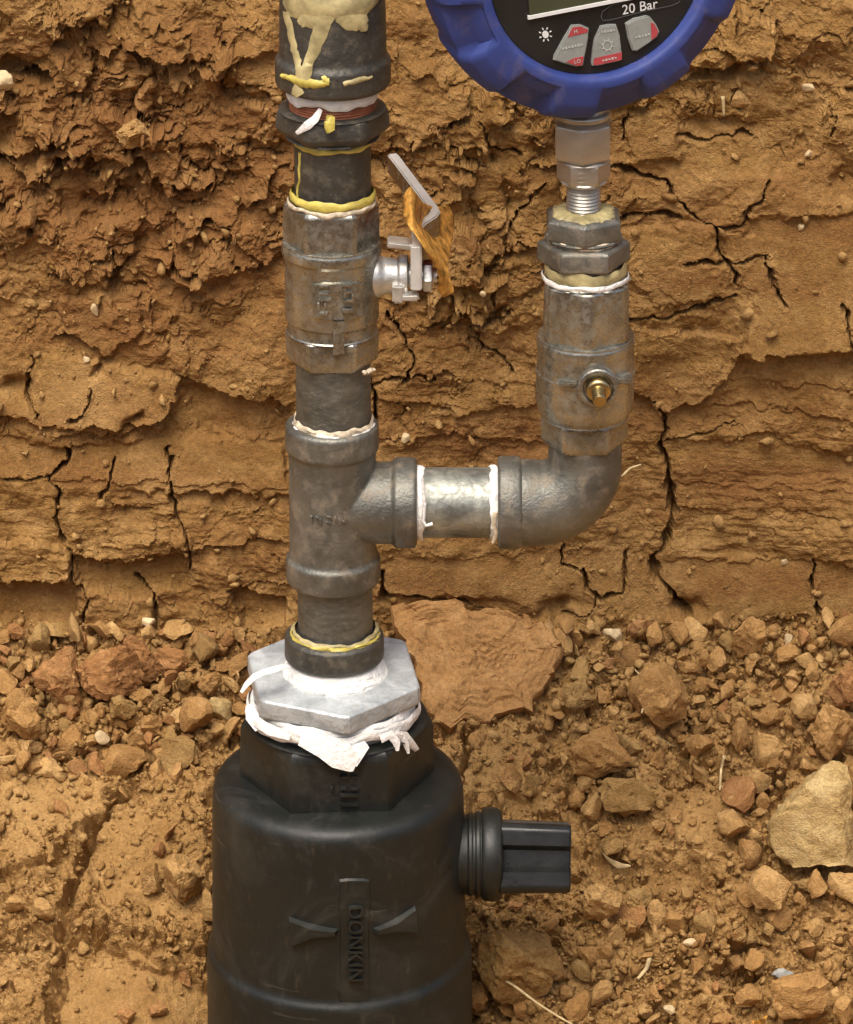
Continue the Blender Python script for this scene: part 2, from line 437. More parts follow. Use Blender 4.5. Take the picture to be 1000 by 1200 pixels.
FADE = rowfade[:, None] * colfade[None, :]
wall_w = np.zeros((NR, 1)); wall_w[:i_foot] = 1.0
wd = (jj[:, None] - i_foot) * STEP                      # metres past the foot (along the profile)
u = U.astype(np.float32); v = V_.astype(np.float32)
u = np.clip(u, -600, 1600); v = np.clip(v, -500, 1700)
ISW = (jj[:, None] < i_foot) & (X == X)

# --- wall relief in millimetres, features laid out over the wall's face
wu = u + 14 * fbm(u / 60, v / 60, 900, 3); wv = v + 12 * fbm(u / 50, v / 50, 950, 3)
rough = (1.4 * blob(u, v, 130, 160, 230, 220, 1.5) + 0.9 * blob(u, v, 545, 260, 160, 190, 1.5) + 0.8 * blob(u, v, 850, 60, 220, 90, 1.3)
         + 0.35 * blob(u, v, 250, 640, 200, 80) + 0.07)
rough = np.clip(rough + 0.28 * fbm(u / 90, v / 90, 33, 3), 0.06, 1.5)
strat = np.clip(blob(u, v, 900, 600, 260, 150, 1.5) + 0.8 * blob(u, v, 560, 500, 160, 70, 1.2) + 0.7 * blob(u, v, 160, 620, 260, 120, 1.3), 0, 1)

H = 5.0 * fbm(u / 230, v / 200, 1, 3) + 1.3 * fbm(u / 45, v / 40, 8, 4)
p1, c1 = plates(wu, wv, 62, 1.2, 101, 4.6, 4.6, 1.6, 0.05)
p2, c2 = plates(wu + 30, wv, 29, 1.2, 131, 2.8, 3.2, 0.9, 0.09)
p3, c3 = plates(wu, wv - 50, 12, 1.3, 161, 0.95, 1.3, 0.35, 0.15)
m1 = sst(-0.25, 0.35, fbm(u / 75, v / 75, 201, 3)); m2 = sst(-0.2, 0.4, fbm(u / 50, v / 50, 231, 3)); m3 = sst(-0.3, 0.3, fbm(u / 35, v / 35, 261, 3))
H += rough * (p1 * (0.35 + 0.65 * m1) + p2 * m2 + p3 * m3 * m2 * 0.8)
# bedding: thin uneven ledges
b1 = fbm(u / 170 + 3, v / 20 + 0.8 * fbm(u / 120, v / 40, 301, 3), 311, 4); b2 = fbm(u / 60, v / 6.5, 331, 3)
H += strat * (0.75 * np.sign(b1) * np.abs(b1) ** 0.8 * sst(-0.3, 0.5, fbm(u / 90, v / 50, 391, 2) + 0.15) + 0.28 * b2) + 0.22 * b2 * rough
H += 0.40 * rough * ridged(u / 18, v / 15, 351, 3) + 0.22 * fbm(u / 7, v / 6, 371, 3) * (0.35 + rough)

def poly_v(pts, uu):
    a = np.array(pts, float); return np.interp(uu, a[:, 0], a[:, 1])
def box_sel(u0, u1, v0, v1):
    return np.where((u > u0) & (u < u1) & (v > v0) & (v < v1))
jit = 4.5 * fbm(u / 22, v / 22, 401, 4)
jit2 = 4.5 * fbm(u / 22 + 31, v / 22, 431, 4)
def ledge(pts, a, L, end=14, under=0.0):
    """a lip along pts that sticks out a mm, dying away over L pixels upward, with a hollow underneath"""
    us = [p[0] for p in pts]; vs2 = [p[1] for p in pts]
    if min(vs2) > 425: a *= 0.7; under *= 0.6
    s = box_sel(min(us) - 5, max(us) + 5, min(vs2) - 5 * L, max(vs2) + 4 * L)
    uu = u[s]; d = poly_v(pts, uu) + 1.4 * jit[s] - v[s]
    e = sst(min(us) - 5, min(us) + end, uu) * (1 - sst(max(us) - end, max(us) + 5, uu))
    H[s] += e * (a * np.exp(-np.maximum(d, 0) / L) * sst(-1.6, 1.6, d) - under * np.exp(-np.maximum(-d, 0) / (L * 0.5)) * (1 - sst(-1.6, 1.6, d)))
def inside(poly, uu, vv):
    c = np.zeros(uu.shape, bool); dmin = np.full(uu.shape, 1e9); n = len(poly)
    for i in range(n):
        x1, y1 = poly[i]; x2, y2 = poly[(i + 1) % n]
        cond = ((y1 > vv) != (y2 > vv)) & (uu < (x2 - x1) * (vv - y1) / ((y2 - y1) if y2 != y1 else 1e-9) + x1)
        c ^= cond
        t = np.clip(((uu - x1) * (x2 - x1) + (vv - y1) * (y2 - y1)) / ((x2 - x1) ** 2 + (y2 - y1) ** 2), 0, 1)
        dmin = np.minimum(dmin, np.hypot(uu - x1 - t * (x2 - x1), vv - y1 - t * (y2 - y1)))
    return np.where(c, dmin, -dmin)
def plate(poly, a, soft=3.0, flat=0.0, tilt=(0, 0)):
    """a slab (a > 0) or a hollow (a < 0) with a broken outline; flat pulls the inside smooth"""
    us = [p[0] for p in poly]; vv = [p[1] for p in poly]
    s = box_sel(min(us) - 20, max(us) + 20, min(vv) - 20, max(vv) + 20)
    d = inside(poly, u[s] + 1.3 * jit[s], v[s] + 1.3 * jit2[s])
    w = sst(-soft * 0.5, soft, d)
    cu, cv = sum(us) / len(us), sum(vv) / len(vv)
    base = a + tilt[0] * (u[s] - cu) / 50 + tilt[1] * (v[s] - cv) / 50
    if flat:
        mean = float(np.mean(H[s])); H[s] = H[s] * (1 - w * flat) + w * flat * mean
    H[s] += w * base
def crack(pts, w, depth=7.0):
    us = [p[0] for p in pts]; vv = [p[1] for p in pts]
    s = box_sel(min(us) - 20, max(us) + 20, min(vv) - 20, max(vv) + 20)
    a = u[s] + 1.0 * jit[s]; b_ = v[s] + 1.0 * jit2[s]; d = np.full(a.shape, 1e9)
    for (x1, y1), (x2, y2) in zip(pts[:-1], pts[1:]):
        t = np.clip(((a - x1) * (x2 - x1) + (b_ - y1) * (y2 - y1)) / ((x2 - x1) ** 2 + (y2 - y1) ** 2 + 1e-9), 0, 1)
        d = np.minimum(d, np.hypot(a - x1 - t * (x2 - x1), b_ - y1 - t * (y2 - y1)))
    ww = w * np.clip(0.85 + 0.9 * perlin(u[s] / 22, v[s] / 22, 477), 0.35, 2.0)
    H[s] -= depth * (0.55 + 0.45 * sst(-0.4, 0.5, perlin(u[s] / 30, v[s] / 30, 478))) * np.clip(1.15 - d / ww, 0, 1) ** 0.8
    H[s] -= 0.9 * np.exp(-(d / (ww * 2.6)) ** 2) * np.abs(jit[s]) * 0.35
    H[s] += 0.5 * np.exp(-((d - ww * 2) / (ww * 2)) ** 2)

# smooth slabs, hollows and lips of the wall, as in the photograph
plate([(-20, 430), (60, 415), (215, 440), (212, 465), (185, 497), (60, 500), (-20, 478)], 3.5, 4, 0.75, (0.5, 2.0))
plate([(-20, 508), (60, 520), (190, 512), (330, 520), (345, 580), (180, 575), (-20, 560)], 0.5, 5, 0.8, (0, 3.0))
plate([(215, 455), (340, 475), (340, 512), (230, 508)], -3.0, 5, 0.5)
plate([(-20, 632), (60, 630), (82, 650), (80, 672), (40, 682), (-20, 672)], 4.5, 3)
plate([(-20, 684), (88, 682), (98, 735), (-20, 745)], -4.5, 5, 0.85)
plate([(84, 648), (150, 662), (222, 648), (225, 690), (160, 700), (95, 690)], -4.5, 4, 0.3)
plate([(270, 690), (335, 700), (340, 735), (285, 740)], -4.5, 4)
plate([(870, 255), (1020, 250), (1020, 405), (930, 412), (865, 418), (885, 340)], 1.0, 6, 0.85, (0.6, 1.5))
plate([(740, 380), (870, 395), (868, 425), (820, 472), (775, 488), (735, 450)], 3.6, 3, 0.3)
plate([(800, 515), (900, 505), (1020, 540), (1020, 560), (800, 560)], -0.5, 6, 0.6)
plate([(640, 645), (1020, 660), (1020, 725), (800, 725), (640, 705)], 0.0, 8, 0.85, (0, 1.5))
plate([(440, 655), (640, 655), (640, 705), (440, 700)], 0.5, 6, 0.7, (0, 2.0))
plate([(490, 200), (585, 190), (600, 285), (560, 322), (505, 320)], 2.5, 3, 0.3)
plate([(600, 290), (632, 275), (640, 330), (580, 360), (570, 330)], 1.5, 3, 0.3)
plate([(720, 270), (840, 262), (850, 345), (770, 360), (735, 320)], 1.6, 3, 0.5)
plate([(770, 310), (850, 312), (860, 350), (800, 352), (770, 335)], 1.0, 2, 0.4)
plate([(850, 272), (890, 275), (898, 297), (852, 302)], 1.0, 2, 0.4)
plate([(728, 140), (790, 130), (800, 190), (740, 195)], 1.5, 3, 0.5)
# upper-left broken blocks
plate([(-20, 120), (65, 130), (72, 160), (20, 185), (-20, 190)], 4.0, 3)
plate([(35, 205), (75, 165), (100, 175), (100, 190), (60, 215)], 5.5, 2)
plate([(115, 60), (180, 65), (180, 140), (150, 165), (110, 140)], 3.5, 3)
plate([(140, 135), (175, 130), (172, 165), (145, 160)], 2.5, 2)
plate([(60, 190), (165, 190), (165, 250), (100, 270), (70, 250)], -5.0, 4, 0.2)
plate([(55, 255), (165, 245), (160, 300), (110, 335), (60, 320)], 3.0, 4)
plate([(180, 170), (250, 160), (300, 200), (260, 250), (190, 240)], -2.0, 5)
plate([(245, 150), (290, 150), (290, 200), (250, 195)], 3.0, 3)
plate([(225, 60), (275, 55), (278, 80), (230, 85)], 3.0, 2)
plate([(-20, 65), (10, 70), (50, 90), (60, 105), (20, 100), (-20, 95)], -7.0, 2)
plate([(70, 350), (160, 345), (165, 385), (130, 420), (75, 390)], 2.5, 3, 0.4)
ledge([(0, 186), (40, 212), (105, 180)], 3, 22, under=2)
ledge([(860, 420), (930, 410), (1010, 402)], 3.5, 60, under=2.0)
ledge([(60, 505), (130, 507), (190, 500), (215, 460)], 2.5, 40, under=1.5)
ledge([(205, 432), (250, 458), (345, 472)], 3.5, 40, under=1.5)
ledge([(75, 640), (150, 655), (220, 640), (340, 628)], 2.5, 30, under=1)
ledge([(0, 560), (80, 558), (200, 562), (340, 570)], 1.3, 30)
ledge([(510, 325), (560, 325), (600, 295), (640, 285)], 2.5, 30, under=1)
ledge([(440, 470), (540, 485), (640, 470)], 2.0, 25, under=0.6)
ledge([(440, 520), (540, 512), (640, 520)], 1.6, 18, under=0.6)
ledge([(780, 515), (845, 520), (900, 505), (945, 525), (1010, 540)], 1.5, 22, under=0.5)
ledge([(760, 565), (860, 570), (1010, 575)], 0.9, 16)
ledge([(780, 598), (870, 605), (940, 600), (1010, 612)], 1.0, 14, under=0.3)
ledge([(770, 655), (870, 660), (1010, 650)], 1.2, 18, under=0.3)
ledge([(820, 445), (910, 450), (1010, 455)], 1.2, 14, under=0.4)
ledge([(820, 475), (900, 478), (1010, 490)], 1.5, 16, under=0.5)
ledge([(160, 60), (230, 70), (330, 55)], 2.5, 25, under=1)
ledge([(640, 128), (720, 120), (800, 90), (870, 70)], 2.5, 25, under=1.5)
ledge([(800, 75), (860, 78), (900, 70)], 3, 20, under=3)
ledge([(170, 300), (240, 320), (330, 300)], 2.5, 25, under=1)
ledge([(430, 180), (500, 165), (580, 170)], 2.0, 20, under=1)
ledge([(440, 640), (540, 655), (640, 648)], 1.0, 16)

CR = [([(775, 520), (783, 560), (791, 600), (779, 640), (766, 655), (771, 680), (790, 700), (806, 722)], 5.0, 9), ([(742, 458), (775, 480), (783, 505), (776, 522)], 2.6, 7),
      ([(196, 525), (204, 580), (222, 640), (224, 670)], 2.6, 7), ([(76, 520), (81, 540), (56, 556), (71, 576), (66, 600), (73, 632)], 2.4, 7),
      ([(136, 538), (131, 560), (117, 577)], 2.2, 6), ([(0, 562), (56, 556)], 1.6, 4), ([(84, 650), (85, 680), (101, 700), (95, 742)], 3.0, 8), ([(160, 683), (182, 700), (186, 735)], 2.6, 7),
      ([(100, 478), (86, 490)], 2, 5), ([(108, 455), (98, 478), (84, 487)], 1.8, 5),
      ([(840, 268), (845, 300), (853, 306)], 2.6, 7), ([(838, 268), (870, 264), (874, 248), (893, 232), (899, 212)], 2.6, 7), ([(800, 305), (850, 308), (900, 298)], 2.2, 6),
      ([(852, 306), (865, 332)], 2.4, 7), ([(896, 300), (905, 332), (919, 354)], 2.4, 7), ([(712, 192), (750, 205), (780, 215), (806, 246)], 2.4, 6), ([(806, 246), (842, 268)], 1.8, 5),
      ([(728, 258), (780, 252), (796, 258)], 2.6, 6), ([(738, 372), (780, 370), (830, 355), (862, 345)], 2.4, 6), ([(955, 655), (953, 690), (962, 718)], 2.4, 7),
      ([(736, 650), (731, 690), (706, 702), (690, 690), (684, 668)], 2.4, 6), ([(661, 640), (659, 662), (684, 672)], 1.8, 5), ([(700, 702), (690, 718), (660, 722)], 1.8, 5), ([(988, 352), (998, 404)], 2.2, 6),
      ([(436, 448), (441, 480), (436, 505)], 3.4, 8), ([(445, 675), (457, 707)], 4.5, 9), ([(455, 372), (478, 398), (486, 422), (476, 445)], 2.2, 6), ([(440, 455), (470, 440), (510, 445)], 1.8, 5),
      ([(736, 138), (728, 168)], 2.2, 6), ([(860, 500), (775, 522)], 1.4, 3), ([(560, 395), (590, 420), (600, 440)], 2, 5), ([(640, 215), (600, 260), (590, 300)], 1.8, 5),
      ([(30, 90), (60, 100)], 3.5, 8), ([(60, 200), (100, 178)], 2.5, 7), ([(795, 162), (820, 167), (880, 160)], 2.0, 5), ([(865, 0), (862, 35)], 2.5, 6), ([(978, 135), (975, 160)], 2, 5),
      ([(560, 130), (575, 170), (610, 180)], 2.0, 5), ([(475, 700), (520, 706), (570, 715)], 2.2, 6), ([(40, 420), (30, 455), (45, 485)], 2.0, 5)]
for a in CR: crack(*a)
for cu, cv, ru, rv, a in ((650, 715, 26, 12, 7), (800, 712, 16, 14, 6), (20, 450, 14, 14, 6), (160, 490, 10, 6, 5), (118, 432, 8, 8, 6), (330, 180, 22, 22, 3), (20, 80, 30, 10, 4), (840, 85, 40, 8, 5), (985, 215, 12, 25, 4), (545, 390, 50, 14, 2)):
    H -= a * blob(wu, wv, cu, cv, ru, rv)
Hwall = H

# --- slope relief
H = 6.0 * fbm(u / 150, v / 110, 501, 3) + 2.6 * fbm(u / 45, v / 36, 508, 4)
q1, _ = plates(wu, wv, 50, 1.2, 601, 4.2, 4.8, 1.2, 0.06); q2, _ = plates(wu, wv + 90, 22, 1.15, 631, 2.9, 3.2, 0.8, 0.1); q3, _ = plates(wu, wv, 10, 1.1, 661, 0.8, 1.1, 0.3, 0.16)
k1 = sst(-0.2, 0.35, fbm(u / 60, v / 60, 701, 3)); k2 = sst(-0.2, 0.35, fbm(u / 45, v / 45, 711, 3)); k3 = sst(-0.35, 0.25, fbm(u / 40, v / 40, 721, 3))
smooth = np.clip(blob(u, v, 170, 1170, 110, 50, 2) + 0.8 * blob(u, v, 150, 1010, 70, 60, 2) + 0.9 * blob(u, v, 60, 940, 70, 40, 2) + 0.7 * blob(u, v, 790, 960, 80, 60, 2) + 0.7 * blob(u, v, 590, 920, 50, 60, 2) + 0.6 * blob(u, v, 720, 1120, 60, 30, 2), 0, 0.9)
rg = 1 - smooth
H += rg * (q1 * k1 + q2 * k2 + q3 * k3) + 0.6 * rg * ridged(u / 14, v / 11, 751, 3) + 0.35 * fbm(u / 6, v / 5, 771, 3) * (0.3 + rg)
plate([(-30, 900), (90, 905), (150, 935), (120, 960), (60, 1010), (-30, 1030)], 5.0, 6, 0.5)
plate([(120, 925), (245, 910), (245, 1110), (180, 1100), (105, 1075), (110, 1000)], 4.0, 6, 0.5)
plate([(75, 1105), (110, 1095), (250, 1140), (260, 1260), (60, 1260)], -5.0, 7, 0.8)
plate([(105, 1075), (245, 1110), (245, 1140), (160, 1125), (100, 1095)], 3.0, 3)
crack([(130, 945), (110, 985), (92, 1020), (80, 1060), (72, 1120), (62, 1200), (60, 1250)], 10, 11)
crack([(130, 945), (150, 940), (160, 920)], 6, 6)
plate([(500, 870), (640, 850), (640, 930), (540, 945)], 3.5, 6, 0.4)
crack([(545, 850), (550, 885), (540, 920)], 5, 9)
plate([(650, 930), (690, 920), (690, 960), (655, 965)], -5.0, 4)
plate([(690, 1000), (820, 1010), (850, 1060), (760, 1090), (690, 1060)], -3.5, 8, 0.3)
plate([(900, 930), (920, 900), (925, 985), (905, 1000)], -5.0, 5)
plate([(640, 1125), (700, 1110), (705, 1165), (650, 1180)], -4.0, 5, 0.6)
plate([(760, 930), (880, 920), (885, 985), (800, 1000)], 3.0, 8, 0.5)
plate([(820, 870), (880, 860), (880, 905), (830, 910)], 1.5, 5)
# the hollow the black riser stands in
H -= 26.0 * np.exp(-(np.hypot(X - P(397, 1100).x, Y) / 0.048) ** 4)
H += 1.0 * blob(u, v, 100, 760, 140, 30) * 4
Hslope = H

t = sst(-0.004, 0.004, wd + 0.0012 * fbm(u / 30, v / 30, 801, 3) * 2)
# loose spoil banked against the foot of the wall
HH = Hwall * (1 - t) + Hslope * t
wall_n = np.array([0, -1.0, 0.0]) / 1.0
sn = np.array([0, -SLOPE, 1.0]) / math.hypot(1, SLOPE)
D = HH * FADE * 0.001
nyw = -1.0 * (1 - t) + sn[1] * t; nzw = 0.0 * (1 - t) + sn[2] * t
X2 = X + 0.0; Y2 = Y + D * nyw; Z2 = Z + D * nzw
# lumps sag a little, so lips overhang
det = (p2 * m2 + p3 * m3 + 0.5 * p1) * rough
Z2 -= np.clip(det, -1, 6) * 0.00032 * (1 - t) * FADE
X2 += 0.0005 * perlin(u / 9, v / 9, 811) * FADE
far = np.clip(out_x / 0.4, 0, 1)[None, :] + np.clip((r0 - jj) / 60.0, 0, 1)[:, None] * 0.5 + np.clip((jj - i_slope) / 60.0, 0, 1)[:, None]
Z2 += np.clip(far, 0, 1) * 0.01 * fbm(X / 0.35, (Y + Z) / 0.35, 821, 3)
# tint: red beds and pale faces (real colour of the soil)
red = np.clip(0.75 * blob(u, v, 560, 520, 170, 30) + 1.1 * blob(u, v, 190, 210, 220, 220, 1.3) + 0.5 * blob(u, v, 110, 770, 120, 34, 1.4) + 0.4 * blob(u, v, 900, 690, 160, 18) + 0.5 * blob(u, v, 860, 570, 160, 40)
              + 0.35 * blob(u, v, 470, 330, 60, 120) + 0.45 * fbm(u / 110, v / 50, 841, 4), 0, 0.85)
pale = np.clip(0.35 * blob(u, v, 120, 480, 120, 40, 1.5) + 0.35 * blob(u, v, 690, 640, 120, 30) + 0.35 * blob(u, v, 60, 930, 80, 40) + 0.3 * blob(u, v, 720, 860, 200, 120)
               + 0.4 * fbm(u / 70, v / 60, 861, 4) + 0.25 * ((c2 & 255) / 255.0 - 0.5), 0, 0.6)
pale = np.clip(pale + t * (0.42 + 0.25 * fbm(u / 50, v / 40, 871, 3)), 0, 0.9); red = red * (1 - 0.6 * t)
TINT = np.stack([red, pale, np.zeros_like(red), np.ones_like(red)], -1).astype(np.float32)
CO = np.stack([X2, Y2, Z2], -1)
def sheet(name, ra, rb):
    nr = rb - ra
    co = CO[ra:rb].reshape(-1, 3).astype(np.float32)
    idx = np.arange(nr * NC).reshape(nr, NC)
    q = np.stack([idx[:-1, :-1], idx[1:, :-1], idx[1:, 1:], idx[:-1, 1:]], -1).reshape(-1, 4)
    me = bpy.data.meshes.new(name)
    me.vertices.add(len(co)); me.vertices.foreach_set('co', co.ravel())
    me.loops.add(q.size); me.loops.foreach_set('vertex_index', q.ravel().astype(np.int32))
    me.polygons.add(len(q)); me.polygons.foreach_set('loop_start', np.arange(0, q.size, 4, dtype=np.int32))
    at = me.attributes.new('tint', 'FLOAT_COLOR', 'POINT'); at.data.foreach_set('color', TINT[ra:rb].reshape(-1))
    me.update(calc_edges=True)
    me.shade_flat()
    return link(name, me, SOIL, kind='structure', sharp=None)
sheet('ground', 0, 12)
sheet('trench_wall', 11, i_foot + 1)
sheet('spoil_slope', i_foot, i_slope + 1)
sheet('trench_floor', i_slope, NR)

# vertex pixel positions of the built surface: where does the photo's pixel land on the soil?
UU, VV = project(X2, Y2, Z2)
nrm = np.cross(CO[2:, 1:-1] - CO[:-2, 1:-1], CO[1:-1, 2:] - CO[1:-1, :-2])
GB = {}
sel = (UU > -60) & (UU < 1060) & (VV > -40) & (VV < 1260)
dep = (Y2 - CAM.y) * FWD.y + (Z2 - CAM.z) * FWD.z
zb = np.full((330, 290), 9.0); zi = np.full((330, 290), -1, np.int64)
ii = np.nonzero(sel.ravel())[0]
bu = ((UU.ravel()[ii] + 60) / 4).astype(int); bv = ((VV.ravel()[ii] + 40) / 4).astype(int)
dd = dep.ravel()[ii]
order = np.argsort(-dd)
zi[bv[order], bu[order]] = ii[order]
def soil_at(pu, pv):
    a = int((pv + 40) / 4); b_ = int((pu + 60) / 4)
    for rr_ in range(0, 8):
        for i in range(-rr_, rr_ + 1):
            for j in range(-rr_, rr_ + 1):
                if 0 <= a + i < 330 and 0 <= b_ + j < 290 and zi[a + i, b_ + j] >= 0:
                    k = zi[a + i, b_ + j]; r_, c_ = divmod(int(k), NC)
                    return Vector(CO[r_, c_]), r_ >= i_foot
    return P(pu, pv, 0.1), True
SN = Vector((0, -SLOPE, 1)).normalized(); WNRM = Vector((0, -1, 0.1)).normalized()

# ------------------------------------------------------------------ clods and stones
def noise3(p, f, seed):
    x, y, z = p[:, 0] * f, p[:, 1] * f, p[:, 2] * f
    return (perlin(x + 1.7 * seed, y + z * 0.71, seed) + perlin(y - 2.3 * seed, z + x * 0.63, seed + 3) + perlin(z, x - y * 0.57, seed + 7)) / 3
def clod_mesh(name, seed, sub=3, cuts=11, rough=0.10, squash=(1, 1, 1), depth=(0.28, 0.62)):
    rs = np.random.RandomState(seed)
    bm = bmesh.new(); bmesh.ops.create_icosphere(bm, subdivisions=sub, radius=1.0)
    co = np.array([v.co[:] for v in bm.verts])
    for k in range(cuts):
        n = rs.normal(size=3); n /= np.linalg.norm(n); d = rs.uniform(*depth)
        s = co @ n; over = np.maximum(s - d, 0); co -= over[:, None] * n * 0.94
    co *= np.array(squash) * rs.uniform(0.85, 1.15, 3)
    nn = co / np.linalg.norm(co, axis=1)[:, None]
    co += nn * (rough * 2.2 * noise3(co, 1.9, seed) + rough * 1.7 * noise3(co, 4.3, seed + 1) + rough * 1.1 * noise3(co, 9.5, seed + 2) + rough * 0.5 * noise3(co, 19.0, seed + 3))[:, None]
    for v, c in zip(bm.verts, co): v.co = c
    me = bpy.data.meshes.new(name); bm.to_mesh(me); bm.free()
    me.shade_smooth(); me.set_sharp_from_angle(angle=math.radians(22))
    return me
NV = 18
LIB = []
for k in range(NV):
    base = clod_mesh('clod', 40 + k, 3, rnd.choice((7, 8, 9, 10)), rnd.uniform(0.04, 0.08), (1, rnd.uniform(0.7, 1.0), rnd.uniform(0.6, 0.95)))
    LIB.append([base])
    for m in CLOD: pass
def lib_mesh(k, m):
    e = LIB[k]
    for me in e[1:]:
        if me.materials[0] == m: return me
    me = e[0].copy(); me.materials.clear(); me.materials.append(m); e.append(me)
    return me
def seat(pu, pv, r, sink=0.35):
    p, sl_ = soil_at(pu, pv)
    n = SN if sl_ else WNRM
    return p + n * r * (0.5 - sink), n
